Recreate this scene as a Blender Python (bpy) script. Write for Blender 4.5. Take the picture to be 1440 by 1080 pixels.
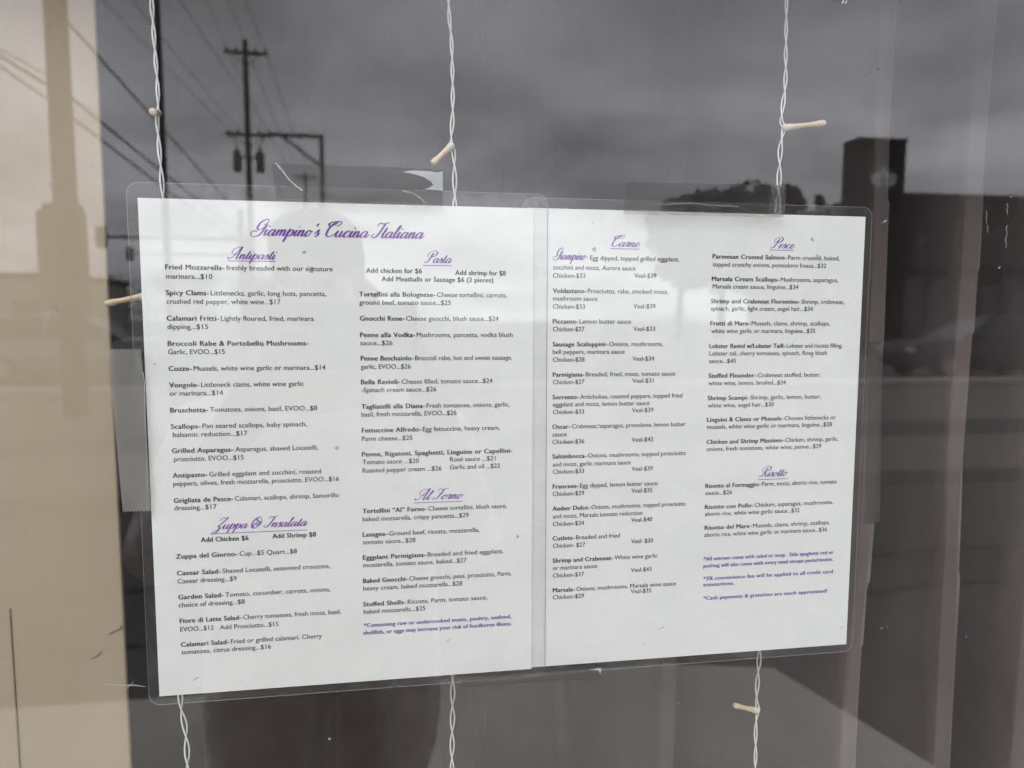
import bpy, bmesh, math, random
from mathutils import Vector, Matrix, noise

# ------------------------------------------------------------------ clear
for o in list(bpy.data.objects):
    bpy.data.objects.remove(o)
scene = bpy.context.scene
COL = scene.collection
R = math.radians
rnd = random.Random(11)

# ------------------------------------------------------------------ camera
YAW, PITCH, ROLL = 0.1540, 0.0887, 0.0020
CAM = Vector((0.1390, -0.4152, 1.4141))
FWD = Vector((math.sin(YAW) * math.cos(PITCH), math.cos(YAW) * math.cos(PITCH), -math.sin(PITCH)))
_r = Vector((math.cos(YAW), -math.sin(YAW), 0))
_u = _r.cross(FWD)
RIGHT = _r * math.cos(ROLL) + _u * math.sin(ROLL)
UP = _u * math.cos(ROLL) - _r * math.sin(ROLL)
cd = bpy.data.cameras.new('camera')
cam = bpy.data.objects.new('camera', cd)
COL.objects.link(cam)
cam.matrix_world = Matrix(((RIGHT.x, UP.x, -FWD.x, CAM.x), (RIGHT.y, UP.y, -FWD.y, CAM.y),
                           (RIGHT.z, UP.z, -FWD.z, CAM.z), (0, 0, 0, 1)))
cd.sensor_fit = 'HORIZONTAL'
cd.sensor_width = 36.0
cd.lens = 25.0
cd.clip_start = 0.01
cd.clip_end = 2000
cd.dof.use_dof = True
cd.dof.focus_distance = 0.43
cd.dof.aperture_fstop = 8.0
scene.camera = cam

# ------------------------------------------------------------------ world: overcast sky
SUN_EL, SUN_AZ = R(58), R(200)          # azimuth measured clockwise from +y: the sun is behind the camera
world = bpy.data.worlds.new('World')
scene.world = world
world.use_nodes = True
wt = world.node_tree
wt.nodes.clear()
def wn(t, **k):
    n = wt.nodes.new(t)
    for a, b in k.items():
        setattr(n, a, b)
    return n
def wmath(op, a, b=None):
    n = wn('ShaderNodeMath', operation=op)
    for i, v in enumerate((a, b)):
        if v is None: continue
        if isinstance(v, (int, float)): n.inputs[i].default_value = v
        else: wt.links.new(v, n.inputs[i])
    return n.outputs[0]
sky = wn('ShaderNodeTexSky', sky_type='NISHITA')
sky.sun_disc = False
sky.sun_elevation = SUN_EL
sky.sun_rotation = SUN_AZ
sky.dust_density = 3.0
hs = wn('ShaderNodeHueSaturation')
hs.inputs['Saturation'].default_value = 0.12
wt.links.new(sky.outputs[0], hs.inputs['Color'])
tcw = wn('ShaderNodeTexCoord')
sepw = wn('ShaderNodeSeparateXYZ')
wt.links.new(tcw.outputs['Generated'], sepw.inputs[0])
zc = wmath('MAXIMUM', sepw.outputs['Z'], 0.0)
den = wmath('ADD', zc, 0.16)
cmb = wn('ShaderNodeCombineXYZ')
wt.links.new(wmath('DIVIDE', sepw.outputs['X'], den), cmb.inputs[0])
wt.links.new(wmath('DIVIDE', sepw.outputs['Y'], den), cmb.inputs[1])
nz = wn('ShaderNodeTexNoise')
nz.inputs['Scale'].default_value = 1.25
nz.inputs['Detail'].default_value = 7.0
nz.inputs['Roughness'].default_value = 0.5
nz.inputs['Distortion'].default_value = 0.3
wt.links.new(cmb.outputs[0], nz.inputs['Vector'])
mr = wn('ShaderNodeMapRange')
mr.inputs['From Min'].default_value = 0.3
mr.inputs['From Max'].default_value = 0.7
mr.inputs['To Min'].default_value = 0.55
mr.inputs['To Max'].default_value = 1.36
wt.links.new(nz.outputs['Fac'], mr.inputs['Value'])
# overcast: the cloud layer is brighter overhead and evens out the clear-sky glow at the horizon
flat = wn('ShaderNodeMix', data_type='RGBA')
flat.inputs['Factor'].default_value = 0.88
wt.links.new(hs.outputs[0], flat.inputs['A'])
flat.inputs['B'].default_value = (3.10, 3.06, 3.34, 1)
grad = wmath('MULTIPLY', wmath('ADD', wmath('MULTIPLY', zc, -0.15), 1.05), mr.outputs[0])
vs = wn('ShaderNodeVectorMath', operation='SCALE')
wt.links.new(flat.outputs['Result'], vs.inputs[0])
wt.links.new(grad, vs.inputs['Scale'])
bg = wn('ShaderNodeBackground')
bg.inputs['Strength'].default_value = 0.14
wt.links.new(vs.outputs[0], bg.inputs['Color'])
wo = wn('ShaderNodeOutputWorld')
wt.links.new(bg.outputs[0], wo.inputs['Surface'])

# ------------------------------------------------------------------ sun (veiled by cloud)
sl = bpy.data.lights.new('sun', 'SUN')
sl.energy = 0.5
sl.angle = R(25)
sl.color = (1.0, 0.97, 0.93)
sun = bpy.data.objects.new('sun', sl)
COL.objects.link(sun)
sd = Vector((math.sin(SUN_AZ) * math.cos(SUN_EL), math.cos(SUN_AZ) * math.cos(SUN_EL), math.sin(SUN_EL)))
sun.rotation_euler = sd.to_track_quat('Z', 'Y').to_euler()
sun.location = (0, -5, 12)

# ------------------------------------------------------------------ exposure
scene.view_settings.view_transform = 'Standard'
scene.view_settings.look = 'None'
scene.view_settings.gamma = 1.0
scene.view_settings.use_curve_mapping = False
scene.view_settings.exposure = 2.24
scene.render.engine = 'CYCLES'
scene.cycles.transparent_max_bounces = 32
scene.cycles.max_bounces = 10
scene.cycles.glossy_bounces = 5
scene.cycles.diffuse_bounces = 4
scene.cycles.caustics_reflective = False
scene.cycles.use_denoising = True
scene.cycles.use_adaptive_sampling = False
scene.cycles.denoising_prefilter = 'FAST'

# ------------------------------------------------------------------ helpers
def link(o, parent=None):
    COL.objects.link(o)
    if parent is not None:
        o.parent = parent
    return o
def mesh(name, verts, faces, mat, parent=None, smooth=False):
    m = bpy.data.meshes.new(name)
    m.from_pydata([tuple(v) for v in verts], [], faces)
    m.update()
    if smooth:
        m.polygons.foreach_set('use_smooth', [True] * len(m.polygons))
    for x in (mat if isinstance(mat, (list, tuple)) else [mat]):
        m.materials.append(x)
    return link(bpy.data.objects.new(name, m), parent)
def tag(o, label, cat, group=None, kind=None):
    if label: o['label'] = label
    if cat: o['category'] = cat
    if group: o['group'] = group
    if kind: o['kind'] = kind
    return o
def thing(name, label, cat, group=None, loc=(0, 0, 0), rz=0.0):
    o = bpy.data.objects.new(name, None)
    o.empty_display_size = 0.05
    o.location = loc
    o.rotation_euler = (0, 0, rz)
    link(o)
    return tag(o, label, cat, group)
def structure(o):
    o['kind'] = 'structure'
    return o
class G:
    """collects geometry for one mesh"""
    def __init__(s): s.v = []; s.f = []
    def add(s, v, f):
        n = len(s.v); s.v += [tuple(a) for a in v]; s.f += [tuple(i + n for i in q) for q in f]; return s
    def box(s, a, b):
        x0, y0, z0 = a; x1, y1, z1 = b
        return s.add([(x0,y0,z0),(x1,y0,z0),(x1,y1,z0),(x0,y1,z0),(x0,y0,z1),(x1,y0,z1),(x1,y1,z1),(x0,y1,z1)],
                     [(0,3,2,1),(4,5,6,7),(0,1,5,4),(1,2,6,5),(2,3,7,6),(3,0,4,7)])
    def tube(s, pts, r, n=8, cap=True):
        pts = [Vector(p) for p in pts]
        rr = r if isinstance(r, (list, tuple)) else [r] * len(pts)
        t0 = (pts[1] - pts[0]).normalized()
        a = Vector((0, 0, 1)) if abs(t0.z) < .9 else Vector((1, 0, 0))
        nrm = t0.cross(a).normalized()
        v = []; f = []
        for i, p in enumerate(pts):
            t = (pts[min(i + 1, len(pts) - 1)] - pts[max(i - 1, 0)]).normalized()
            nrm = (nrm - t * nrm.dot(t)).normalized()
            b = t.cross(nrm)
            for k in range(n):
                q = 2 * math.pi * k / n
                v.append(p + (nrm * math.cos(q) + b * math.sin(q)) * rr[i])
        for i in range(len(pts) - 1):
            for k in range(n):
                k2 = (k + 1) % n
                f.append((i*n+k, i*n+k2, (i+1)*n+k2, (i+1)*n+k))
        if cap:
            f.append(tuple(range(n - 1, -1, -1)))
            f.append(tuple((len(pts) - 1) * n + k for k in range(n)))
        return s.add(v, f)
    def prism(s, poly, y0, y1):
        """polygon in x-z (counter-clockwise seen from -y) between two y planes"""
        n = len(poly)
        v = [(x, y0, z) for x, z in poly] + [(x, y1, z) for x, z in poly]
        f = [tuple(range(n)), tuple(range(2*n-1, n-1, -1))]
        for i in range(n):
            j = (i + 1) % n
            f.append((i, i + n, j + n, j))
        return s.add(v, f)
    def obj(s, name, mat, parent=None, smooth=False, bevel=0, seg=2):
        o = mesh(name, s.v, s.f, mat, parent, smooth)
        if bevel:
            m = o.modifiers.new('bevel', 'BEVEL'); m.width = bevel; m.segments = seg; m.limit_method = 'ANGLE'
        return o
def rrect(x0, z0, x1, z1, r, n=6):
    p = []
    for cx, cz, a in ((x0+r, z0+r, 180), (x1-r, z0+r, 270), (x1-r, z1-r, 0), (x0+r, z1-r, 90)):
        for k in range(n + 1):
            q = R(a + 90 * k / n)
            p.append((cx + r*math.cos(q), cz + r*math.sin(q)))
    return p
def smooth_path(pts, n=8):
    """Catmull-Rom through the points"""
    P = [Vector(p) for p in pts]
    P = [P[0]*2 - P[1]] + P + [P[-1]*2 - P[-2]]
    out = []
    for i in range(1, len(P) - 2):
        a, b, c, d = P[i-1:i+3]
        for k in range(n):
            t = k / n
            out.append(0.5*((2*b) + (c-a)*t + (2*a-5*b+4*c-d)*t*t + (3*b-a-3*c+d)*t**3))
    out.append(P[-2])
    return out

# ------------------------------------------------------------------ materials
def mat(name, col, rough=0.7, metal=0.0, var=0.0, scale=8.0, bump=0.0, bscale=None, spec=0.5, stretch=None, detail=5):
    m = bpy.data.materials.new(name)
    m.use_nodes = True
    nt = m.node_tree
    b = nt.nodes['Principled BSDF']
    b.inputs['Base Color'].default_value = (*col, 1)
    b.inputs['Roughness'].default_value = rough
    b.inputs['Metallic'].default_value = metal
    b.inputs['Specular IOR Level'].default_value = spec
    tc = nt.nodes.new('ShaderNodeTexCoord')
    vec = tc.outputs['Object']
    if stretch:
        mp = nt.nodes.new('ShaderNodeMapping'); mp.inputs['Scale'].default_value = stretch
        nt.links.new(vec, mp.inputs[0]); vec = mp.outputs[0]
    if var:
        n = nt.nodes.new('ShaderNodeTexNoise'); n.inputs['Scale'].default_value = scale; n.inputs['Detail'].default_value = detail
        nt.links.new(vec, n.inputs['Vector'])
        r = nt.nodes.new('ShaderNodeValToRGB')
        r.color_ramp.elements[0].position = .3; r.color_ramp.elements[1].position = .7
        r.color_ramp.elements[0].color = (*[c*(1-var) for c in col], 1)
        r.color_ramp.elements[1].color = (*[min(1, c*(1+var)) for c in col], 1)
        nt.links.new(n.outputs['Fac'], r.inputs[0]); nt.links.new(r.outputs[0], b.inputs['Base Color'])
    if bump:
        n2 = nt.nodes.new('ShaderNodeTexNoise'); n2.inputs['Scale'].default_value = bscale or scale*4; n2.inputs['Detail'].default_value = 4
        nt.links.new(vec, n2.inputs['Vector'])
        bp = nt.nodes.new('ShaderNodeBump'); bp.inputs['Strength'].default_value = bump; bp.inputs['Distance'].default_value = .01
        nt.links.new(n2.outputs['Fac'], bp.inputs['Height']); nt.links.new(bp.outputs[0], b.inputs['Normal'])
    return m
class NT:
    def __init__(s, name):
        s.m = bpy.data.materials.new(name); s.m.use_nodes = True; s.t = s.m.node_tree; s.t.nodes.clear()
        s.out = s.t.nodes.new('ShaderNodeOutputMaterial')
    def n(s, typ, **k):
        x = s.t.nodes.new(typ)
        for a, b in k.items():
            if a.startswith('_'): setattr(x, a[1:], b)
            else: x.inputs[a.replace('__', ' ')].default_value = b
        return x
    def l(s, a, b): s.t.links.new(a, b)
    def math(s, op, a, b=None, clamp=False):
        x = s.t.nodes.new('ShaderNodeMath'); x.operation = op; x.use_clamp = clamp
        for i, v in enumerate((a, b)):
            if v is None: continue
            if isinstance(v, (int, float)): x.inputs[i].default_value = v
            else: s.l(v, x.inputs[i])
        return x.outputs[0]
    def schlick(s, r0, normal=None):
        lw = s.n('ShaderNodeLayerWeight', Blend=.5)
        if normal is not None: s.l(normal, lw.inputs['Normal'])
        return s.math('ADD', s.math('MULTIPLY', s.math('POWER', lw.outputs['Facing'], 5.0), 1 - r0), r0)
    def mix(s, fac, a, b):
        x = s.t.nodes.new('ShaderNodeMixShader')
        if isinstance(fac, (int, float)): x.inputs[0].default_value = fac
        else: s.l(fac, x.inputs[0])
        s.l(a, x.inputs[1]); s.l(b, x.inputs[2]); return x.outputs[0]
    def done(s, sh): s.l(sh, s.out.inputs['Surface']); return s.m

def glass_material(name, r0, tint, dirt):
    k = NT(name)
    tc = k.n('ShaderNodeTexCoord')
    tr = k.n('ShaderNodeBsdfTransparent', Color=(*tint, 1))
    gl = k.n('ShaderNodeBsdfGlossy', Color=(1, 1, 1, 1), Roughness=0.0)
    # float glass is never quite flat: a long soft waviness
    nz = k.n('ShaderNodeTexNoise', Scale=2.2, Detail=1.0)
    k.l(tc.outputs['Object'], nz.inputs['Vector'])
    bp = k.n('ShaderNodeBump', Strength=.05, Distance=.01)
    k.l(nz.outputs['Fac'], bp.inputs['Height']); k.l(bp.outputs[0], gl.inputs['Normal'])
    sh = k.mix(k.schlick(r0), tr.outputs[0], gl.outputs[0])
    if dirt:
        # dried specks, a thin uneven film of dust and faint wiping streaks
        vo = k.n('ShaderNodeTexVoronoi', Scale=42.0, Randomness=1.0); k.l(tc.outputs['Object'], vo.inputs['Vector'])
        sx = k.n('ShaderNodeSeparateColor'); k.l(vo.outputs['Color'], sx.inputs[0])
        rad = k.math('MULTIPLY', k.math('POWER', sx.outputs[0], 7.0), 0.040)
        dot = k.math('LESS_THAN', vo.outputs['Distance'], rad)
        dot = k.math('MULTIPLY', dot, k.math('GREATER_THAN', sx.outputs[1], 0.45))
        n2 = k.n('ShaderNodeTexNoise', Scale=5.0, Detail=6.0, Roughness=.62)
        mp = k.n('ShaderNodeMapping', Scale=(3.0, 1.0, 0.8)); k.l(tc.outputs['Object'], mp.inputs[0]); k.l(mp.outputs[0], n2.inputs['Vector'])
        film = k.math('MULTIPLY', k.math('SUBTRACT', n2.outputs['Fac'], .42, True), 0.055)
        d = k.math('ADD', k.math('MULTIPLY', dot, .30), film, True)
        df = k.n('ShaderNodeBsdfDiffuse', Color=(.62, .6, .56, 1))
        sh = k.mix(d, sh, df.outputs[0])
    return k.done(sh)
GLASS_OUT = glass_material('window glass outer face', 0.050, (.855, .865, .86), True)
GLASS_IN = glass_material('window glass inner face', 0.038, (.99, .995, .99), False)

def film_material(name, haze):
    k = NT(name)
    tc = k.n('ShaderNodeTexCoord')
    n1 = k.n('ShaderNodeTexNoise', Scale=16.0, Detail=3.0, Distortion=.8); k.l(tc.outputs['Object'], n1.inputs['Vector'])
    n2 = k.n('ShaderNodeTexNoise', Scale=90.0, Detail=3.0); k.l(tc.outputs['Object'], n2.inputs['Vector'])
    h = k.math('ADD', n1.outputs['Fac'], k.math('MULTIPLY', n2.outputs['Fac'], .05))
    bp = k.n('ShaderNodeBump', Strength=.70, Distance=.010); k.l(h, bp.inputs['Height'])
    gl = k.n('ShaderNodeBsdfGlossy', Roughness=.10); k.l(bp.outputs[0], gl.inputs['Normal'])
    tr = k.n('ShaderNodeBsdfTransparent', Color=(.995, .996, .996, 1))
    sh = k.mix(k.schlick(.022), tr.outputs[0], gl.outputs[0])
    df = k.n('ShaderNodeBsdfDiffuse', Color=(.75, .78, .78, 1))
    return k.done(k.mix(haze, sh, df.outputs[0]))
FILM = film_material('laminating film', .012)

def tape_material(name, haze, col):
    k = NT(name)
    tc = k.n('ShaderNodeTexCoord')
    n1 = k.n('ShaderNodeTexNoise', Scale=60.0, Detail=4.0); k.l(tc.outputs['Object'], n1.inputs['Vector'])
    tr = k.n('ShaderNodeBsdfTransparent', Color=(.9, .9, .89, 1))
    rf = k.n('ShaderNodeBsdfRefraction', Color=(.86, .86, .85, 1), Roughness=.30, IOR=1.15)
    sh = k.mix(.72, tr.outputs[0], rf.outputs[0])
    df = k.n('ShaderNodeBsdfDiffuse', Color=(*col, 1))
    hz = k.math('MULTIPLY', k.math('ADD', n1.outputs['Fac'], .5), haze)
    return k.done(k.mix(hz, sh, df.outputs[0]))
TAPE = tape_material('frosted sticky tape', .025, (.55, .55, .53))
TAPE_THICK = tape_material('yellowed sticky tape', .22, (.50, .49, .45))
TAPE_GLINT = tape_material('lifted tape sky glint', .34, (.72, .76, .78))  # sky glint of the lifted ends, put in as pale colour

def paper_material():
    k = NT('white printer paper')
    tc = k.n('ShaderNodeTexCoord')
    n1 = k.n('ShaderNodeTexNoise', Scale=28.0, Detail=4.0, Roughness=.55); k.l(tc.outputs['Object'], n1.inputs['Vector'])
    n2 = k.n('ShaderNodeTexNoise', Scale=900.0, Detail=2.0); k.l(tc.outputs['Object'], n2.inputs['Vector'])
    r = k.n('ShaderNodeValToRGB'); r.color_ramp.elements[0].position = .32; r.color_ramp.elements[1].position = .66
    r.color_ramp.elements[0].color = (.74, .755, .738, 1); r.color_ramp.elements[1].color = (.80, .812, .795, 1)
    k.l(k.math('ADD', k.math('MULTIPLY', n1.outputs['Fac'], .85), k.math('MULTIPLY', n2.outputs['Fac'], .15)), r.inputs[0])
    b = k.n('ShaderNodeBsdfPrincipled', Roughness=.85)
    k.l(r.outputs[0], b.inputs['Base Color'])
    return k.done(b.outputs[0])
PAPER = paper_material()
INK = mat('black ink', (.018, .018, .021), .75, var=.2, scale=300)
INK_PURPLE = mat('purple ink', (.165, .040, .345), .75, var=.25, scale=200)
INK_NOTE = mat('pale purple ink', (.13, .055, .33), .75, var=.25, scale=200)
SMUDGE = mat('grey smudge', (.40, .42, .41), .8, var=.2, scale=300)
# ------------------------------------------------------------------ menu text: (x mm, baseline mm, width mm), bold words, plain words
TEXT = {
 'Antipasti': [
  ((12.6, 241.6, 88.6), 'Fried Mozzarella-', ' freshly breaded with our signature'),
  ((12.8, 236.6, 23.9), '', 'marinara...$10'),
  ((12.4, 227.7, 85.0), 'Spicy Clams-', ' Littlenecks, garlic, long hots, pancetta,'),
  ((12.5, 223.0, 59.9), '', 'crushed red pepper, white wine...$17'),
  ((12.3, 213.8, 78.0), 'Calamari Fritti-', ' Lightly floured, fried, marinara'),
  ((12.4, 209.2, 21.2), '', 'dipping...$15'),
  ((12.3, 200.0, 74.8), 'Broccoli Rabe & Portobello Mushrooms-', ''),
  ((12.3, 195.4, 29.6), '', 'Garlic, EVOO...$15'),
  ((12.2, 186.2, 83.9), 'Cozze-', ' Mussels, white wine garlic or marinara...$14'),
  ((12.2, 177.1, 71.8), 'Vongole-', ' Littleneck clams, white wine garlic'),
  ((12.3, 172.5, 27.9), '', 'or marinara...$14'),
  ((12.2, 163.1, 78.8), 'Bruschetta-', ' Tomatoes, onions, basil, EVOO...$8'),
  ((12.1, 154.0, 73.0), 'Scallops-', ' Pan seared scallops, baby spinach,'),
  ((13.0, 149.4, 39.5), '', 'balsamic reduction...$17'),
  ((12.2, 140.4, 78.9), 'Grilled Asparagus-', ' Asparagus, shaved Locatelli,'),
  ((13.0, 135.7, 37.1), '', 'prosciutto, EVOO...$15'),
  ((12.1, 126.5, 80.2), 'Antipasto-', ' Grilled eggplant and zucchini, roasted'),
  ((12.1, 121.8, 90.2), '', 'peppers, olives, fresh mozzarella, prosciutto, EVOO...$16'),
  ((12.1, 112.2, 90.0), 'Grigliata de Pesce-', ' Calamari, scallops, shrimp, Samorillo'),
  ((12.2, 107.9, 22.5), '', 'dressing...$17'),
 ],
 'Zuppa & Insalata': [
  ((25.7, 89.1, 25.6), 'Add Chicken $6', ''),
  ((64.6, 89.5, 24.1), 'Add Shrimp $8', ''),
  ((12.0, 80.1, 65.9), 'Zuppa del Giorno-', ' Cup...$5 Quart...$8'),
  ((12.2, 70.4, 84.1), 'Caesar Salad-', ' Shaved Locatelli, seasoned croutons,'),
  ((12.3, 65.7, 31.9), '', 'Caesar dressing...$9'),
  ((12.4, 56.4, 83.9), 'Garden Salad-', ' Tomato, cucumber, carrots, onions,'),
  ((12.4, 51.8, 35.8), '', 'choice of dressing...$8'),
  ((12.7, 42.5, 89.3), 'Fiore di Latte Salad-', ' Cherry tomatoes, fresh mozz, basil,'),
  ((12.7, 37.5, 18.0), '', 'EVOO...$12'),
  ((34.1, 37.3, 32.4), '', 'Add Prosciutto...$15'),
  ((12.8, 28.5, 78.0), 'Calamari Salad-', ' Fried or grilled calamari, Cherry'),
  ((12.8, 24.0, 49.2), '', 'tomatoes, citrus dressing...$16'),
 ],
 'Pasta': [
  ((119.7, 241.1, 31.2), 'Add chicken for $6', ''),
  ((170.2, 240.4, 29.3), 'Add shrimp for $8', ''),
  ((128.3, 236.4, 63.9), 'Add Meatballs or Sausage $6 (2 pieces)', ''),
  ((115.6, 227.7, 84.6), 'Tortellini alla Bolognese-', ' Cheese tortellini, carrots,'),
  ((115.6, 223.1, 51.8), '', 'ground beef, tomato sauce...$25'),
  ((115.8, 214.0, 79.5), 'Gnocchi Rose-', ' Cheese gnocchi, blush sauce...$24'),
  ((115.8, 204.6, 87.9), 'Penne alla Vodka-', ' Mushrooms, pancetta, vodka blush'),
  ((115.8, 200.0, 18.0), '', 'sauce...$26'),
  ((115.9, 191.2, 87.6), 'Penne Boschaiolo-', ' Broccoli rabe, hot and sweet sausage,'),
  ((115.8, 186.4, 28.2), '', 'garlic, EVOO...$26'),
  ((115.8, 177.6, 75.9), 'Bella Ravioli-', ' Cheese filled, tomato sauce...$24'),
  ((115.8, 173.0, 42.9), '', '-Spinach cream sauce...$26'),
  ((115.8, 163.4, 86.4), 'Tagliatelli alla Diana-', ' Fresh tomatoes, onions, garlic,'),
  ((115.7, 158.9, 54.7), '', 'basil, fresh mozzarella, EVOO...$26'),
  ((115.8, 149.6, 80.4), 'Fettuccine Alfredo-', ' Egg fettuccine, heavy cream,'),
  ((115.7, 144.7, 28.9), '', 'Parm cheese...$25'),
  ((115.6, 135.6, 88.0), 'Penne, Rigatoni, Spaghetti, Linguine or Capellini-', ''),
  ((115.8, 131.0, 32.4), '', 'Tomato sauce ...$20'),
  ((166.4, 131.2, 27.1), '', 'Rosé sauce ...$21'),
  ((115.7, 126.1, 45.7), '', 'Roasted pepper cream ...$26'),
  ((166.4, 126.6, 29.8), '', 'Garlic and oil ...$22'),
 ],
 'Al Forno': [
  ((115.4, 102.1, 85.0), 'Tortellini “Al” Forno-', ' Cheese tortellini, blush sauce,'),
  ((115.4, 97.3, 62.0), '', 'baked mozzarella, crispy pancetta...$29'),
  ((115.3, 88.1, 68.4), 'Lasagna-', ' Ground beef, ricotta, mozzarella,'),
  ((115.3, 83.5, 30.4), '', 'tomato sauce...$28'),
  ((115.2, 74.3, 83.0), 'Eggplant Parmigiana-', ' Breaded and fried eggplant,'),
  ((115.2, 69.7, 60.8), '', 'mozzarella, tomato sauce, baked...$27'),
  ((115.1, 60.2, 88.1), 'Baked Gnocchi-', ' Cheese gnocchi, peas, prosciutto, Parm,'),
  ((115.1, 55.6, 58.2), '', 'heavy cream, baked mozzarella...$28'),
  ((114.9, 46.0, 73.5), 'Stuffed Shells-', ' Ricotta, Parm, tomato sauce,'),
  ((115.0, 41.5, 36.2), '', 'baked mozzarella...$25'),
 ],
 'note1': [
  ((115.1, 33.3, 88.0), '*Consuming raw or undercooked meats, poultry, seafood,', ''),
  ((114.8, 28.8, 88.7), 'shellfish, or eggs may increase your risk of foodborne illness.', ''),
 ],
 'Carne': [
  ((250.5, 250.2, 55.4), '', 'Egg dipped, topped grilled eggplant,'),
  ((227.9, 244.4, 50.7), '', 'zucchini and mozz, Aurora sauce'),
  ((227.9, 239.6, 19.7), '', 'Chicken-$33'),
  ((278.0, 240.1, 13.8), '', 'Veal-$39'),
  ((228.0, 230.6, 71.5), 'Voldastano-', ' Prosciutto, rabe, smoked mozz,'),
  ((228.1, 226.1, 27.1), '', 'mushroom sauce'),
  ((228.0, 221.3, 19.6), '', 'Chicken-$33'),
  ((277.9, 221.7, 13.7), '', 'Veal-$39'),
  ((228.1, 212.5, 48.3), 'Piccante-', ' Lemon butter sauce'),
  ((228.1, 207.9, 19.4), '', 'Chicken-$27'),
  ((277.9, 208.1, 13.8), '', 'Veal-$33'),
  ((228.2, 198.9, 68.8), 'Sausage Scaloppini-', ' Onions, mushrooms,'),
  ((228.2, 194.3, 44.5), '', 'bell peppers, marinara sauce'),
  ((228.3, 189.7, 19.4), '', 'Chicken-$28'),
  ((277.7, 190.0, 13.8), '', 'Veal-$34'),
  ((228.3, 180.7, 76.8), 'Parmigiana-', ' Breaded, fried, mozz, tomato sauce'),
  ((228.4, 176.2, 19.3), '', 'Chicken-$27'),
  ((277.8, 176.5, 13.6), '', 'Veal-$31'),
  ((228.3, 167.1, 81.8), 'Sorrento-', ' Artichokes, roasted peppers, topped fried'),
  ((228.4, 162.7, 60.7), '', 'eggplant and mozz, lemon butter sauce'),
  ((228.5, 158.1, 19.3), '', 'Chicken-$33'),
  ((277.9, 158.4, 13.8), '', 'Veal-$39'),
  ((228.3, 149.2, 84.4), 'Oscar-', ' Crabmeat, asparagus, provolone, lemon butter'),
  ((228.4, 144.5, 8.8), '', 'sauce'),
  ((228.4, 139.9, 19.7), '', 'Chicken-$36'),
  ((278.1, 140.1, 13.8), '', 'Veal-$42'),
  ((228.5, 131.0, 84.7), 'Saltimbocca-', ' Onions, mushrooms, topped prosciutto'),
  ((228.7, 126.1, 49.0), '', 'and mozz, garlic marinara sauce'),
  ((228.7, 121.6, 19.5), '', 'Chicken-$33'),
  ((278.4, 121.9, 13.5), '', 'Veal-$39'),
  ((228.8, 112.5, 66.5), 'Francese-', ' Egg dipped, lemon butter sauce'),
  ((228.8, 107.9, 19.6), '', 'Chicken-$29'),
  ((278.5, 108.2, 13.5), '', 'Veal-$35'),
  ((228.8, 98.8, 85.2), 'Amber Dulce-', ' Onions, mushrooms, topped prosciutto'),
  ((228.9, 94.0, 56.9), '', 'and mozz, Marsala tomato reduction'),
  ((229.0, 89.2, 19.5), '', 'Chicken-$34'),
  ((278.6, 89.7, 13.7), '', 'Veal-$40'),
  ((229.0, 80.2, 42.5), 'Cutlets-', ' Breaded and fried'),
  ((229.1, 75.5, 20.3), '', 'Chicken- $27'),
  ((278.8, 76.1, 14.3), '', 'Veal- $30'),
  ((229.1, 66.2, 67.1), 'Shrimp and Crabmeat-', ' White wine garlic'),
  ((229.2, 61.6, 28.0), '', 'or marinara sauce'),
  ((229.2, 56.8, 19.7), '', 'Chicken-$37'),
  ((279.1, 57.7, 13.3), '', 'Veal-$43'),
  ((229.3, 47.5, 79.5), 'Marsala-', ' Onions, mushrooms, Marsala wine sauce'),
  ((229.3, 43.0, 19.7), '', 'Chicken-$29'),
  ((279.1, 43.9, 13.4), '', 'Veal-$35'),
 ],
 'Pesce': [
  ((327.6, 252.3, 84.5), 'Parmesan Crusted Salmon-', ' Parm crusted, baked,'),
  ((327.8, 247.5, 75.3), '', 'topped crunchy onions, pomodoro fresca...$32'),
  ((327.5, 238.7, 84.2), 'Marsala Cream Scallops-', ' Mushrooms, asparagus,'),
  ((328.1, 234.1, 56.8), '', 'Marsala cream sauce, linguine...$34'),
  ((327.3, 225.1, 89.2), 'Shrimp and Crabmeat Florentine-', ' Shrimp, crabmeat,'),
  ((327.3, 220.6, 67.9), '', 'spinach, garlic, light cream, angel hair...$34'),
  ((327.3, 211.5, 80.0), 'Frutti di Mare-', ' Mussels, clams, shrimp, scallops,'),
  ((328.0, 206.8, 69.3), '', 'white wine garlic or marinara, linguine...$35'),
  ((327.1, 197.5, 89.4), 'Lobster Raviol w/Lobster Taill-', ' Lobster and ricotta filling,'),
  ((327.1, 192.9, 79.0), '', 'Lobster tail, cherry tomatoes, spinach, Rose blush'),
  ((327.1, 188.2, 17.6), '', 'sauce...$45'),
  ((327.0, 179.1, 75.3), 'Stuffed Flounder-', ' Crabmeat stuffed, butter,'),
  ((327.1, 174.4, 51.6), '', 'white wine, lemon, broiled...$34'),
  ((326.8, 165.1, 76.2), 'Shrimp Scampi-', ' Shrimp, garlic, lemon, butter,'),
  ((327.0, 160.5, 44.1), '', 'white wine, angel hair...$30'),
  ((326.8, 151.5, 87.3), 'Linguini & Clams or Mussels-', ' Choose littlenecks or'),
  ((326.8, 147.0, 84.8), '', 'mussels, white wine garlic or marinara, linguine...$28'),
  ((326.9, 137.5, 89.7), 'Chicken and Shrimp Massimo-', ' Chicken, shrimp, garlic,'),
  ((326.9, 133.0, 77.9), '', 'onions, fresh tomatoes, white wine, penne...$29'),
 ],
 'Risotto': [
  ((326.9, 109.5, 89.8), 'Risotto al Formaggio-', ' Parm, mozz, aborio rice, tomato'),
  ((327.0, 105.0, 17.7), '', 'sauce...$26'),
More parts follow.
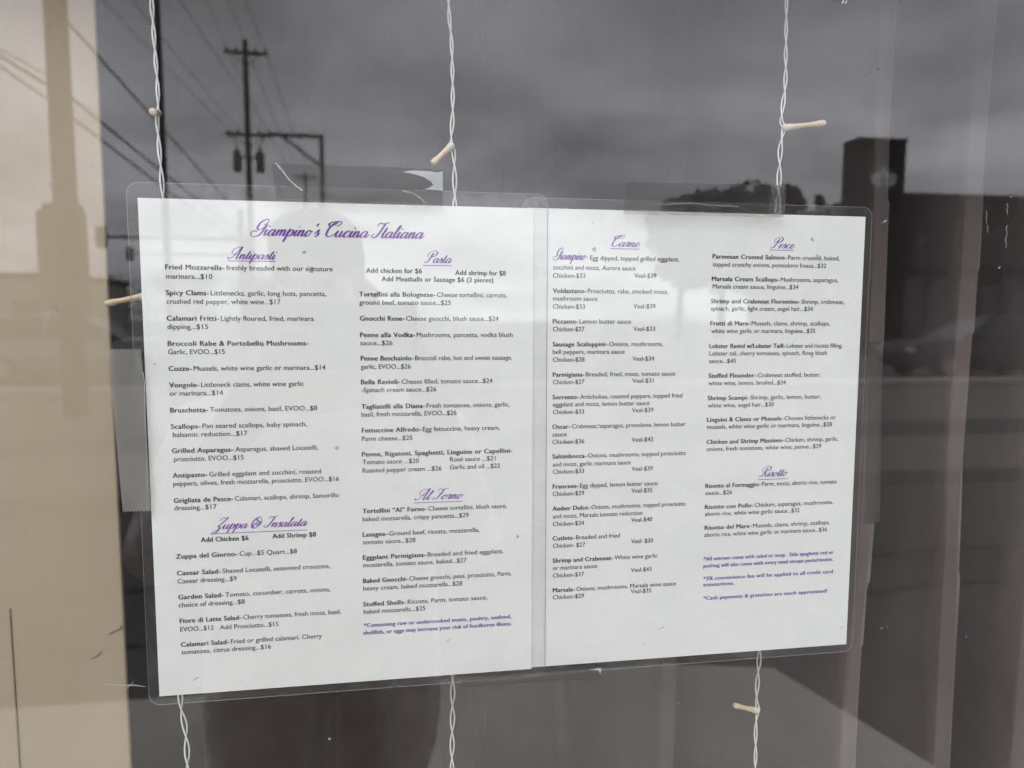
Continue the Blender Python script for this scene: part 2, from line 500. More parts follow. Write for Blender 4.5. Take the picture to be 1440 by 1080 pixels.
  ((326.9, 96.0, 87.7), 'Risotto con Pollo-', ' Chicken, asparagus, mushrooms,'),
  ((327.0, 91.5, 64.4), '', 'aborio rice, white wine garlic sauce...$32'),
  ((327.1, 82.6, 85.9), 'Risotto del Mare-', ' Mussels, clams, shrimp, scallops,'),
  ((327.0, 78.0, 84.3), '', 'aborio rice, white wine garlic or marinara sauce...$36'),
 ],
 'note2': [
  ((327.0, 62.6, 89.6), '*All entrees come with salad or soup.  Side spaghetti red or', ''),
  ((327.0, 58.0, 89.3), 'pot/veg will also come with every meal except pasta/risotto.', ''),
  ((327.1, 49.7, 89.5), '*3% convenience fee will be applied to all credit card', ''),
  ((327.1, 45.7, 20.9), 'transactions.', ''),
  ((327.4, 36.8, 85.8), '*Cash payments & gratuities are much appreciated!', ''),
 ],
}
HEADINGS = [
 ('Giampino’s Cucina Italiana', (57.7, 260.7, 95.0), None),
 ('Antipasti', (45.3, 247.7, 26.0), (44.7, 246.8, 25.8)),
 ('Zuppa & Insalata', (32.0, 96.1, 52.3), (30.8, 93.8, 53.1)),
 ('Pasta', (152.5, 247.1, 15.9), (151.6, 245.8, 16.8)),
 ('Al Forno', (145.9, 108.8, 28.7), (145.1, 107.3, 28.9)),
 ('Carne', (263.9, 258.4, 17.6), (262.5, 257.3, 18.4)),
 ('Giampino-', (228.2, 250.2, 21.0), None),
 ('Pesce', (365.5, 259.2, 16.0), (364.8, 258.2, 15.8)),
 ('Risotto', (362.8, 115.5, 19.7), (362.0, 113.9, 20.3)),
]
# ================================================================== STRUCTURE
Y_OUT, Y_IN = -0.0100, -0.0040          # faces of the window glass; the menus hang at y = 0 behind it
WX0, WX1, WZ0, WZ1 = -1.05, 1.55, 0.42, 1.645  # window top lowered out of view so its header shades curtain and room

ASPHALT = mat('worn asphalt', (.085, .078, .076), .9, var=.22, scale=1.3, bump=.3, bscale=60)
TAR = mat('dark tar seam', (.030, .028, .028), .8, var=.3, scale=3)
CONCRETE = mat('pale concrete', (.52, .50, .45), .9, var=.12, scale=2.2, bump=.2, bscale=50)
KERB = mat('kerb concrete', (.52, .50, .47), .9, var=.15, scale=4)
EARTH = mat('far ground', (.11, .115, .085), .95, var=.3, scale=.05)
PLANTED = mat('patched asphalt', (.145, .130, .122), .9, var=.2, scale=1.0, bump=.3, bscale=50)

g = G(); g.add([(-900, -900, -.02), (900, -900, -.02), (900, 40, -.02), (-900, 40, -.02)], [(0, 1, 2, 3)])
structure(g.obj('ground', EARTH))
# parking lot: one sheet of asphalt, with lighter patched lanes and tar seams a few millimetres above it
def sheet(name, poly, z, m):
    return structure(mesh(name, [(x, y, z) for x, y in poly], [tuple(range(len(poly)))], m))
sheet('parking_lot', [(-60, -14), (60, -14), (60, 0), (-60, 0)], 0.0, ASPHALT)
sheet('street', [(-120, -27), (120, -27), (120, -14.35), (-120, -14.35)], -.008, ASPHALT)
sheet('patched_lane', [(-60, -12.9), (60, -13.9), (60, -8.9), (-60, -8.5)], .004, PLANTED)
sheet('worn_lane', [(-60, -7.3), (60, -7.7), (60, -5.75), (-60, -5.5)], .004, PLANTED)
sheet('tar_band', [(-60, -8.4), (60, -8.85), (60, -7.75), (-60, -7.35)], .008, TAR)
sheet('tar_seam', [(-60, -5.40), (60, -5.68), (60, -5.22), (-60, -5.05)], .008, TAR)
# crooked crack lines with sealant
def crack(pts, w, name='crack_line'):
    v = []; f = []
    for i, (x, y) in enumerate(pts):
        v += [(x, y - w*(.7 + .6*rnd.random()), .006), (x, y + w*(.7 + .6*rnd.random()), .006)]
        if i: f.append((2*i-2, 2*i-1, 2*i+1, 2*i))
    return structure(mesh(name, v, f, TAR))
crack([(x*.25, -2.85 + .05*math.sin(x*.9) + .02*rnd.random() - .02*x*.25) for x in range(-8, 34)], .016)
crack([(x*.25, -3.45 + .06*math.sin(x*.7+1) + .02*rnd.random()) for x in range(-8, 34)], .02)
# kerb between lot and street
g = G(); g.box((-60, -14.35, -.01), (60, -14.0, .13))
structure(g.obj('kerb', KERB, bevel=.02))
# pavement slab along the shop front: its edge runs parallel to the window, then cuts back to the wall
g = G()
poly = [(-8, -.30), (-8, -2.40), (1.2, -2.28), (1.62, -2.18), (1.80, -1.45), (1.95, -.30)]
n = len(poly)
g.add([(x, y, .012) for x, y in poly] + [(x, y, -.05) for x, y in poly],
      [tuple(range(n)), tuple(range(2*n-1, n-1, -1))] + [(i, i+n, (i+1) % n + n, (i+1) % n) for i in range(n)])
structure(g.obj('pavement', CONCRETE))
crack([(1.62 + .02, -2.20), (1.70, -1.9), (1.77, -1.6), (1.82, -1.42), (1.9, -.9), (1.97, -.32)], .012, 'pavement_joint')

# ------------------------------------------------------------------ the shop: wall round the window, room behind it
STUCCO = mat('grey stucco', (.42, .40, .37), .95, var=.08, scale=6, bump=.4, bscale=120)
ALU = mat('bronze aluminium', (.10, .09, .08), .4, metal=.7, var=.1, scale=10)
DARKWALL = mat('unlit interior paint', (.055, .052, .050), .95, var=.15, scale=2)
shop = thing('shop_front', 'grey stucco shop front wall around the menu window', 'building', loc=(0, 0, 0))
g = G()
g.box((-8, -.02, 0), (WX0 - .05, .025, 3.4)); g.box((WX1 + .05, -.02, 0), (8, .025, 3.4))
g.box((WX0 - .05, -.02, 0), (WX1 + .05, .025, WZ0 - .05)); g.box((WX0 - .05, -.02, WZ1 + .05), (WX1 + .05, .025, 3.4))
g.obj('wall', STUCCO, shop)
g = G(); g.box((-8, -.30, -.05), (8, -.02, .10)); g.obj('plinth', STUCCO, shop)
g = G(); g.box((-8, -.08, 3.4), (8, 5.2, 3.62)); g.obj('roof', STUCCO, shop)
g = G()
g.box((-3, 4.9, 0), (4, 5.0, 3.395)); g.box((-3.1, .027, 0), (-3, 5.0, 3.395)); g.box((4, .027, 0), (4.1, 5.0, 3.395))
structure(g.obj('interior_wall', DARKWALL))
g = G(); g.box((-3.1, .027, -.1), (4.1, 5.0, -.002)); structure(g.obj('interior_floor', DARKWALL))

win = thing('shop_window', 'large fixed window pane with menus hanging behind it', 'window', loc=(0, 0, 0))
g = G()
for a, b in (((WX0-.048, -.018, WZ0-.048), (WX0, .026, WZ1+.048)), ((WX1, -.018, WZ0-.048), (WX1+.048, .026, WZ1+.048)),
             ((WX0+.001, -.018, WZ0-.048), (WX1-.001, .026, WZ0)), ((WX0+.001, -.018, WZ1), (WX1-.001, .026, WZ1+.048))):
    g.box(a, b)
g.obj('window_frame', ALU, win, bevel=.003)
# outer face and edges of the pane, in one mesh
a, b = Y_OUT, Y_IN
v = [(WX0, a, WZ0), (WX1, a, WZ0), (WX1, a, WZ1), (WX0, a, WZ1), (WX0, b, WZ0), (WX1, b, WZ0), (WX1, b, WZ1), (WX0, b, WZ1)]
pane = mesh('glass_pane', v, [(0, 1, 2, 3), (0, 4, 5, 1), (1, 5, 6, 2), (2, 6, 7, 3), (3, 7, 4, 0)], GLASS_OUT, win)
# tape outlines (metres, x and z on the pane); where tape is wetted to the inner face that face does not reflect
Z0 = 1.2
def zig(x0, x1, z, n, d):           # serrated cut end
    return [(x0 + (x1-x0)*k/n, z + (d if k % 2 else 0)) for k in range(n + 1)]
TAPES = {
 'top':    [(.0720, 1.4800), (.1631, 1.4795)] + [(.1632, 1.4862), (.1630, 1.4985)] + [(.1400, 1.4993), (.0900, 1.4990), (.0705, 1.4990)],
 'right':  [(.2693, 1.4770), (.3711, 1.4775), (.3722, 1.4967), (.2700, 1.4953)],
 'left':   zig(-.0136, .0010, 1.3086, 16, .0009) + list(reversed(zig(-.0170, -.0004, 1.3979, 18, .0009))),
 'side':   [(.4348, 1.2830), (.4458, 1.2838), (.4416, 1.4014), (.4318, 1.4014)],
 'bottom': [(.1730, 1.1936), (.2584, 1.1925), (.2598, 1.1985), (.2550, 1.2010), (.1718, 1.2012)],
 'corner': [(.3961, 1.6047), (.4136, 1.6071), (.4140, 1.6300), (.3950, 1.6290)],
}
cu = bpy.data.curves.new('inner', 'CURVE'); cu.dimensions = '2D'; cu.fill_mode = 'BOTH'
def spl(pts):
    s = cu.splines.new('POLY'); s.points.add(len(pts) - 1); s.use_cyclic_u = True
    for p, (x, z) in zip(s.points, pts): p.co = (x, z, 0, 1)
spl([(WX0, WZ0), (WX1, WZ0), (WX1, WZ1), (WX0, WZ1)])
for p in TAPES.values(): spl(p)
to = link(bpy.data.objects.new('inner', cu))
dg = bpy.context.evaluated_depsgraph_get(); dg.update()
im = bpy.data.meshes.new_from_object(to.evaluated_get(dg))
bpy.data.objects.remove(to); bpy.data.curves.remove(cu)
im.name = 'inner_face'
for q in im.vertices: q.co = (q.co.x, Y_IN, q.co.y)
im.materials.clear(); im.materials.append(GLASS_IN)
link(bpy.data.objects.new('inner_face', im), win)

# dirt on the outer face: dried drips, a scratch, specks
DRIED = mat('dried water mark', (.19, .19, .185), .7, var=.2, scale=300)
SOOT = mat('black speck', (.02, .02, .02), .8)
def flat_mark(pts, r, m):
    g = G(); g.tube([(x, Y_OUT - .0002, z) for x, z in pts], r, 5)
    return g.obj('dirt_mark', m, win)
flat_mark([(.4322, 1.4742), (.4344, 1.4762), (.4338, 1.4750), (.4362, 1.4768)], [.0001, .0003, .0004, .0001], DRIED)
for x, z0, z1 in ((.5047, 1.4760, 1.4835), (.5060, 1.4700, 1.4745), (.5191, 1.4820, 1.4890), (.5196, 1.4610, 1.4750)):
    k = 6; pts = [(x + .0006*math.sin(q*2.1), z0 + (z1 - z0)*q/k) for q in range(k + 1)]
    flat_mark(pts, [.00008 + .00016*rnd.random() for _ in pts], DRIED)
for x, z, r, m in ((.4254, 1.5654, .0007, SOOT), (.4208, 1.5635, .0005, SOOT), (.3077, 1.1752, .0007, DRIED), (.4459, 1.2149, .0006, DRIED), (.4500, 1.2155, .0005, DRIED), (.5084, 1.2049, .0006, DRIED), (.4688, 1.2177, .0004, DRIED), (.5160, 1.4480, .0009, DRIED), (.0230, 1.5000, .0004, SOOT)):
    flat_mark([(x - r*.7, z), (x, z + r*.4), (x + r*.6, z + r)], [r*.4, r*.6, r*.25], m)
flat_mark([(-.0320, 1.2138), (-.0240, 1.2142), (-.0160, 1.2130), (-.0090, 1.2126), (-.0035, 1.2112)], [.0001, .0002, .0003, .0003, .0001], DRIED)
flat_mark([(-.0135, 1.2110), (-.0095, 1.2150)], [.0003, .0001], DRIED)

# ------------------------------------------------------------------ cream panel and curtain behind the glass
def panel_material():
    k = NT('cream painted board')
    tc = k.n('ShaderNodeTexCoord')
    n1 = k.n('ShaderNodeTexNoise', Scale=7.0, Detail=5.0, Roughness=.55)
    mp = k.n('ShaderNodeMapping', Scale=(1.0, 1.0, .35)); k.l(tc.outputs['Object'], mp.inputs[0]); k.l(mp.outputs[0], n1.inputs['Vector'])
    r = k.n('ShaderNodeValToRGB'); r.color_ramp.elements[0].position = .3; r.color_ramp.elements[1].position = .7
    r.color_ramp.elements[0].color = (.335, .268, .188, 1); r.color_ramp.elements[1].color = (.385, .31, .222, 1)
    k.l(n1.outputs['Fac'], r.inputs[0])
    b = k.n('ShaderNodeBsdfPrincipled', Roughness=.7); k.l(r.outputs[0], b.inputs['Base Color'])
    return k.done(b.outputs[0])
PANEL = panel_material()
SCUFF = mat('brown scuff', (.17, .13, .10), .8, var=.3, scale=200)
panel = thing('window_panel', 'cream painted board standing behind the glass beside the menus', 'panel', loc=(-.3, .03, .3))
def local(o, root):
    """geometry written in world coordinates, kept under a root that stands elsewhere"""
    o.matrix_parent_inverse = Matrix.Translation(-Vector(root.location)); return o
g = G(); g.box((-.9, .030, .30), (-.0285, .034, 1.79)); local(g.obj('board', PANEL, panel, bevel=.0012), panel)
g = G()
def blot(g, x, z, rx, rz, ang, y, n=18, wob=.35):
    ph = rnd.random()*9
    pts = []
    for k in range(n):
        q = 2*math.pi*k/n
        rr = 1 + wob*math.sin(3*q + ph)*.5 + wob*.5*(rnd.random()-.5)
        a, b = rx*rr*math.cos(q), rz*rr*math.sin(q)
        pts.append((x + a*math.cos(ang) - b*math.sin(ang), y, z + a*math.sin(ang) + b*math.cos(ang)))
    g.add(pts, [tuple(range(n))])
blot(g, -.0275 - .0185 + .013, 1.2275, .0046, .0007, .42, .0297)
g2 = G(); g2.tube(smooth_path([(-.048, .0296, 1.2115), (-.0445, .0296, 1.2125), (-.0415, .0296, 1.2155)]), .00022, 5)
g.v += []; 
s1 = local(g.obj('scuff_mark', SCUFF, panel), panel); s2 = local(g2.obj('scuff_mark', SCUFF, panel), panel)
for x, z, r in ((-.0560, 1.4905, .0006), (-.0330, 1.5010, .0005), (-.0400, 1.5240, .0005), (-.0720, 1.5160, .0004), (-.0560, 1.4200, .0006), (-.0680, 1.3330, .0005), (-.0350, 1.2520, .0004), (-.0800, 1.2900, .0005), (-.0480, 1.3000, .0004), (-.0300, 1.2300, .0009)):
    g3 = G(); blot(g3, x, z, r, r*.6, rnd.random()*3, .0296); local(g3.obj('scuff_mark', SCUFF, panel), panel)
g = G(); g.box((-.0905, .0292, .30), (-.0899, .0301, 1.245)); local(g.obj('board_joint', SCUFF, panel), panel)

def curtain_material():
    k = NT('taupe curtain cloth')
    tc = k.n('ShaderNodeTexCoord')
    n1 = k.n('ShaderNodeTexNoise', Scale=9.0, Detail=6.0, Roughness=.6)
    mp = k.n('ShaderNodeMapping', Scale=(1.0, 1.0, .35)); k.l(tc.outputs['Object'], mp.inputs[0]); k.l(mp.outputs[0], n1.inputs['Vector'])
    r = k.n('ShaderNodeValToRGB'); r.color_ramp.elements[0].position = .34; r.color_ramp.elements[1].position = .68
    r.color_ramp.elements[0].color = (.080, .057, .056, 1); r.color_ramp.elements[1].color = (.130, .104, .097, 1)
    k.l(n1.outputs['Fac'], r.inputs[0])
    w = k.n('ShaderNodeTexNoise', Scale=600.0, Detail=2.0); k.l(tc.outputs['Object'], w.inputs['Vector'])
    bp = k.n('ShaderNodeBump', Strength=.25, Distance=.002); k.l(w.outputs['Fac'], bp.inputs['Height'])
    b = k.n('ShaderNodeBsdfPrincipled', Roughness=.9); b.inputs['Sheen Weight'].default_value = .2
    k.l(r.outputs[0], b.inputs['Base Color']); k.l(bp.outputs[0], b.inputs['Normal'])
    return k.done(b.outputs[0])
CURTAIN = curtain_material()
# pleats: (x of the sharp right edge, width, how far it stands forward)
PLEATS = [(.02, .06, .02), (.13, .09, .02), (.25, .09, .03), (.37, .08, .04), (.456, .060, .26), (.545, .072, .48), (.6255, .066, .49), (.703, .064, .49), (.785, .07, .48), (.86, .065, .47), (.945, .07, .49), (1.03, .07, .47), (1.12, .07, .49), (1.21, .07, .47), (1.30, .07, .49), (1.40, .08, .49)]
def curtain_y(x, z):
    y = .62
    for i, (e, w, a) in enumerate(PLEATS):
        e2 = e + (.005*math.sin(z*3.1 + i*1.7) + .003*math.sin(z*9.3 + i*2.9) + .0012*math.sin(z*23 + i))*(1 if i > 3 else 3)
        w2 = w*(1 + .16*math.sin(z*2.3 + i) + .08*math.sin(z*7.7 + 2*i))
        t = x - e2
        if t <= 0:
            s = min(1, max(0, 1 + (t + .017)/(w2 - .017))); y -= a*s**2.6
        else:
            s = max(0, 1 - t/.008); y -= a*(s*s*(3 - 2*s))
    return y + .004*math.sin(x*31 + z*1.3) + .004*noise.noise(Vector((x*14, z*3, 1)))
xs = [-.15 + (1.46 + .15)*i/1200 for i in range(1201)]; zs = [.25 + (2.45 - .25)*i/40 for i in range(41)]
v = [(x, curtain_y(x, z), z) for z in zs for x in xs]
v += [(x, y + .0015, z) for x, y, z in v]
nx = len(xs); N = nx*len(zs)
f = [(j*nx+i, j*nx+i+1, (j+1)*nx+i+1, (j+1)*nx+i) for j in range(len(zs)-1) for i in range(nx-1)]
f += [tuple(N + q for q in reversed(p)) for p in f]
curt = mesh('curtain', v, f, CURTAIN, None, True)
tag(curt, 'taupe pleated curtain hanging inside the window beside the menus', 'curtain')

# ================================================================== MENUS
MM = .001
# --- plain lettering from Blender's built-in font
_cache = {}
def word_mesh(s, bold):
    key = (s, bold)
    if key in _cache: return _cache[key]
    c = bpy.data.curves.new('t', 'FONT'); c.body = s; c.resolution_u = 3
    if bold: c.space_character = 1.07
    o = link(bpy.data.objects.new('t', c))
    dg = bpy.context.evaluated_depsgraph_get(); dg.update()
    m = bpy.data.meshes.new_from_object(o.evaluated_get(dg))
    vs = [(q.co.x, q.co.y) for q in m.vertices]; fs = [tuple(p.vertices) for p in m.polygons]
    bpy.data.objects.remove(o); bpy.data.curves.remove(c); bpy.data.meshes.remove(m)
    _cache[key] = (vs, fs); return _cache[key]
def adv(s):         # rough advance of trailing / leading spaces
    return .30*(len(s) - len(s.strip(' ')))
def set_line(g, x, z, w, b, r, size, y):
    segs = []
    cx = 0.0
    for s, bold in ((b, True), (r, False)):
        if not s: continue
        lead = len(s) - len(s.lstrip(' '))
        if lead: cx += .26*lead
        vs, fs = word_mesh(s.strip(' '), bold)
        x0 = min(p[0] for p in vs); x1 = max(p[0] for p in vs)
        segs.append((vs, fs, cx - x0, bold)); cx += x1 - x0
    k = w/cx
    for vs, fs, off, bold in segs:
        for n_, (dx, dz) in enumerate(((-.040, 0), (-.012, -.008), (.014, .008), (.040, 0)) if bold else ((-.014, -.005), (.014, .005))):   # struck more than once for weight
            g.add([((x + (a + off)*k + dx*size)*MM, y - n_*.000012, Z0 + (z + (c + dz)*size)*MM) for a, c in vs], fs)
# --- copperplate lettering: pen strokes, thick on the way down
L = {
 'a': (1.12, [[(.78,.82),(.5,1.0),(.18,.72),(.1,.3),(.28,.02),(.55,.2),(.8,.9)], [(.82,1.0),(.76,.4),(.84,.04),(1.02,.12),(1.25,.5)]]),
 'c': (.85, [[(.68,.78),(.6,.98),(.35,.95),(.12,.55),(.2,.1),(.45,0),(.72,.2),(.95,.5)]]),
 'e': (.85, [[(0,.4),(.35,.5),(.62,.75),(.5,1.0),(.25,.85),(.1,.4),(.25,.03),(.5,.05),(.75,.25),(.95,.5)]]),
 'i': (.52, [[(-.05,.5),(.2,1.0),(.15,.5),(.2,.05),(.38,.1),(.6,.5)], [(.30,1.55),(.28,1.42)]]),
 'l': (.52, [[(-.05,.5),(.3,1.3),(.42,1.9),(.27,2.0),(.17,1.4),(.13,.5),(.2,.05),(.38,.1),(.6,.5)]]),
 'm': (1.40, [[(-.05,.5),(.15,1.0),(.14,.5),(.14,0)], [(.14,.3),(.35,.85),(.52,1.0),(.6,.7),(.58,0)], [(.58,.3),(.8,.85),(.97,1.0),(1.05,.6),(1.06,.1),(1.22,.05),(1.47,.5)]]),
 'n': (.98, [[(-.05,.5),(.15,1.0),(.14,.5),(.14,0)], [(.14,.3),(.38,.85),(.55,1.0),(.63,.6),(.64,.1),(.8,.05),(1.05,.5)]]),
 'o': (.90, [[(.5,1.0),(.2,.8),(.1,.35),(.3,0),(.6,.2),(.72,.65),(.5,1.0),(.62,.82),(.97,.8)]]),
 'p': (.98, [[(-.05,.5),(.2,1.15),(.18,.4),(.12,-.95)], [(.16,.3),(.4,.85),(.62,1.0),(.78,.7),(.7,.2),(.45,0),(.25,.15)], [(.7,.2),(1.03,.5)]]),
 'r': (.72, [[(-.05,.5),(.18,1.1),(.3,.95),(.48,.95),(.4,.5),(.42,.08),(.6,.1),(.8,.5)]]),
 's': (.68, [[(-.05,.4),(.3,1.1),(.38,.7),(.5,.3),(.35,.02),(.1,.12)], [(.35,.02),(.75,.5)]]),
 't': (.58, [[(-.05,.5),(.25,1.2),(.3,1.65),(.2,.6),(.24,.05),(.42,.1),(.65,.5)], [(.02,1.12),(.5,1.15)]]),
 'u': (1.10, [[(-.05,.5),(.15,1.0),(.12,.4),(.25,.02),(.5,.15),(.7,.6),(.75,1.0)], [(.75,1.0),(.7,.4),(.78,.05),(.95,.1),(1.2,.5)]]),
 '’': (.40, [[(.25,2.1),(.14,1.65)]]), '-': (.62, [[(.02,.55),(.62,.58)]]), ' ': (.62, []),
 'G': (1.55, [[(1.05,1.4),(1.35,1.65),(1.3,2.1),(.9,2.1),(.5,1.65),(.45,1.05),(.75,.72),(1.15,1.0),(1.4,1.45),(1.34,.8),(1.15,.15),(.7,-.15),(.2,-.02),(.0,.35),(.25,.62),(.7,.45)]]),
 'C': (1.38, [[(1.0,1.45),(1.3,1.6),(1.42,1.95),(1.1,2.1),(.6,1.8),(.25,1.1),(.3,.3),(.7,0),(1.15,.25),(1.4,.6)], [(1.05,2.1),(.4,2.0),(.0,1.75),(.2,1.45),(.7,1.6),(.95,1.95)]]),
 'I': (1.08, [[(0,1.55),(.15,2.0),(.6,1.88),(1.25,2.1)], [(.85,1.95),(.75,1.0),(.55,.2),(.2,-.02),(-.1,.25),(.15,.5)]]),
 'A': (1.50, [[(-.2,.3),(.0,0),(.35,.2),(.8,1.3),(1.1,2.1),(1.08,1.0),(1.1,.05),(1.3,.1),(1.5,.45)], [(.4,.85),(1.15,.85)], [(.3,.9),(-.05,1.25),(.15,1.85),(.7,2.0),(1.1,2.1)]]),
 'P': (1.38, [[(.8,1.85),(.68,1.0),(.48,.2),(.1,0),(-.1,.3)], [(.35,.95),(-.02,1.3),(.2,1.95),(.85,2.15),(1.4,1.8),(1.25,1.25),(.75,1.02),(.55,1.3),(.8,1.7)]]),
 'F': (1.12, [[(0,1.5),(.12,1.98),(.6,1.86),(1.35,2.1)], [(.78,1.9),(.67,1.0),(.47,.2),(.1,0),(-.12,.3),(.1,.5)], [(.4,1.05),(1.02,1.1)]]),
 'Z': (1.15, [[(.1,1.5),(.35,2.05),(.75,1.95),(1.15,2.05),(.75,1.2),(.3,.5),(.55,.45),(.72,.1),(.55,-.6),(.15,-.85),(.0,-.55),(.5,-.1),(1.15,.4)]]),
 'R': (1.50, [[(.8,1.85),(.68,1.0),(.48,.2),(.1,0),(-.1,.3)], [(.35,.95),(-.02,1.3),(.2,1.95),(.85,2.15),(1.4,1.8),(1.25,1.25),(.75,1.05),(1.0,.6),(1.15,.08),(1.32,.05),(1.55,.5)]]),
 '&': (1.55, [[(1.35,1.0),(1.0,1.15),(.6,.9),(.3,.4),(.6,0),(1.1,.2),(1.3,.9),(1.0,1.6),(.6,2.0),(.3,1.6),(.7,1.2),(1.1,.9),(.95,.4),(.7,.5),(.8,.8)], [(.6,2.0),(.1,1.6),(-.05,.8),(.3,.05),(.9,-.1)]]),
}
def script_line(g, text, x, z, w, xh, y, pen):
    SL = .48
    tot = 0; strokes = []
    for ch in text:
        a, ss = L[ch]
        cap = ch in 'GCIAPFZR&'
        for s in ss:
            k = 1.20 if cap else 1.0
            strokes.append([(tot + px*(1.12 if cap else 1), py*k) for px, py in s])
        tot += a*(1.12 if cap else 1)
    # the line is scaled so that it fills the measured width
    allx = [px + SL*py for s in strokes for px, py in s]
    lo, hi = min(allx), max(allx)
    kx = w/(hi - lo)
    yy = y
    for s in strokes:
        P = smooth_path([(px, py, 0) for px, py in s], 6)
        P = [Vector(((p.x + SL*p.y - lo)*kx, p.y*xh, 0)) for p in P]
        v = []
        for i, p in enumerate(P):
            t = (P[min(i+1, len(P)-1)] - P[max(i-1, 0)])
            if t.length < 1e-9: t = Vector((1, 0, 0))
            t.normalize()
            d = abs(t.y)
            hw = pen*(.42 + .85*max(0, -t.y)**1.5 + .12*d)
            if i in (0, len(P)-1): hw *= .6
            nn = Vector((-t.y, t.x, 0))
            for sg in (1, -1):
                q = p + nn*hw*sg
                v.append(((x + q.x)*MM, yy, Z0 + (z + q.y)*MM))
        g.add(v, [(2*i, 2*i+1, 2*i+3, 2*i+2) for i in range(len(P)-1)])
        yy -= .000004
def underline(g, q, y, h=.34):
    x, z, w = q
    g.add([(x*MM, y, Z0+(z-h)*MM), ((x+w)*MM, y, Z0+(z-h)*MM), ((x+w)*MM, y, Z0+z*MM), (x*MM, y, Z0+z*MM)], [(0, 1, 2, 3)])

EDGE = mat('film edge glint', (.26, .27, .28), .25)  # pale rim: glints along the film edge put in as colour
def menu_page(label, px0, px1, pz0, pz1, film, y, heads, blocks, notes, smudges):
    root = thing('menu_page', label, 'menu', 'laminated menu pages taped inside the window', loc=((px0+px1)/2, y, pz0))
    g = G(); g.prism(rrect(*film, .0062), y - .00055, y + .0005); local(g.obj('laminate_film', FILM, root), root)
    rim = [(x, y, z) for x, z in rrect(*film, .0062)]
    g = G(); g.tube(rim + rim[:1], .00016, 5); local(g.obj('edge_glint', EDGE, root, True), root)
    g = G(); g.box((px0, y - .0003, pz0), (px1, y + .0003, pz1)); local(g.obj('paper', PAPER, root), root)
    yt = y - .00042
    for name, hd in heads:
        g = G()
        for t in HEADINGS:
            if t[0] not in hd: continue
            big = t[0].startswith('Giampino’')
            script_line(g, t[0], *t[1], 3.45 if big else 2.65, yt, .43 if big else .30)
            if t[2]: underline(g, t[2], yt)
        local(g.obj(name, INK_PURPLE, root), root)
    for key, nm in blocks:
        g = G()
        for (x, z, w), b, r in TEXT[key]: set_line(g, x, z, w, b, r, 3.95, yt)
        local(g.obj(nm, INK, root), root)
    for key in notes:
        g = G()
        for (x, z, w), b, r in TEXT[key]: set_line(g, x, z, w, b, r, 3.45, yt)
        local(g.obj('note_lettering', INK_NOTE, root), root)
    for (x, z, rx, rz) in smudges:
        g = G(); blot(g, x*MM, Z0 + z*MM, rx*MM, rz*MM, .5, y - .00036)
        local(g.obj('smudge', SMUDGE, root), root)
    return root
W = .2159; H = .2794
menu_page('laminated menu page with the large purple restaurant title at the top, Antipasti and Pasta lists', 0, W, Z0, Z0 + H,
          (-.0056, Z0 - .0052, W + .0085, Z0 + H + .0082), 0.0,
          [('title_lettering', ['Giampino’s Cucina Italiana']), ('heading_lettering', ['Antipasti']), ('heading_lettering', ['Zuppa & Insalata']), ('heading_lettering', ['Pasta']), ('heading_lettering', ['Al Forno'])],
          [('Antipasti', 'dish_lettering'), ('Zuppa & Insalata', 'dish_lettering'), ('Pasta', 'dish_lettering'), ('Al Forno', 'dish_lettering')], ['note1'],
          [(101.5, 141, 1.3, 1.0), (86, 252, 1.2, .8), (90, 243, .9, 1.3), (207, 84, .9, .9), (62, 200, .9, .5), (5, 190, .8, .4), (20, 9, 2.2, .3), (165, 22, 1.5, .25)])
menu_page('laminated menu page with Carne, Pesce and Risotto lists, without a large title', W - .0030, W + .2129, Z0 + .0004, Z0 + H + .0004,
          (W - .0062, Z0 - .0048, W + .2129 + .0046, Z0 + H + .0063), .00115,
          [('heading_lettering', ['Carne']), ('heading_lettering', ['Pesce']), ('heading_lettering', ['Risotto']), ('house_name_lettering', ['Giampino-'])],
          [('Carne', 'dish_lettering'), ('Pesce', 'dish_lettering'), ('Risotto', 'dish_lettering')], ['note2'],
          [(253, 256.5, 1.2, 1.4), (257, 151, .9, .5), (393, 265, .9, 1.4), (397, 255, .7, 1.0), (252, 272, .5, .5), (396, 192, .8, .9), (425, 12, 1.1, .4), (300, 20, 2.5, .25)])

# ------------------------------------------------------------------ tape
TL = {
 'top': 'dark clear tape on the top edge of the titled page, one end lifted',
 'right': 'clear tape strip on the top edge of the menu page headed Carne',
 'left': 'yellowed grey tape strip with saw-tooth ends beside the Antipasti list',
 'side': 'thin clear tape strip on the outer side edge of the Carne and Pesce page',
 'bottom': 'clear tape strip under the bottom seam between the two menu pages',
 'corner': 'torn tape scrap above the menus near the top of the window',
}
tapes = {}
for kx, p in TAPES.items():
    cxm = sum(q[0] for q in p)/len(p); czm = sum(q[1] for q in p)/len(p)
    root = thing('tape_strip', TL[kx], 'tape', 'tape strips holding the menus to the glass', loc=(cxm, -.0035, czm))
    g = G(); g.prism(p, -.0037, -.0035)
    local(g.obj('strip', TAPE_THICK if kx == 'left' else TAPE, root), root)
    tapes[kx] = root
CREASE = mat('white crease', (.80, .82, .84), .35)
def px2(poly): return [(x*MM, Z0 + z*MM) for x, z in poly]
g = G(); g.prism([(.1405, 1.4970), (.1480, 1.4958), (.1530, 1.4942), (.1565, 1.4920), (.1578, 1.4905), (.1560, 1.4890), (.1525, 1.4878), (.1631, 1.4872), (.1630, 1.4982), (.1600, 1.4972), (.1560, 1.4978), (.1470, 1.4980)], -.00395, -.00375)
local(g.obj('lifted_end_glint', TAPE_GLINT, tapes['top']), tapes['top'])
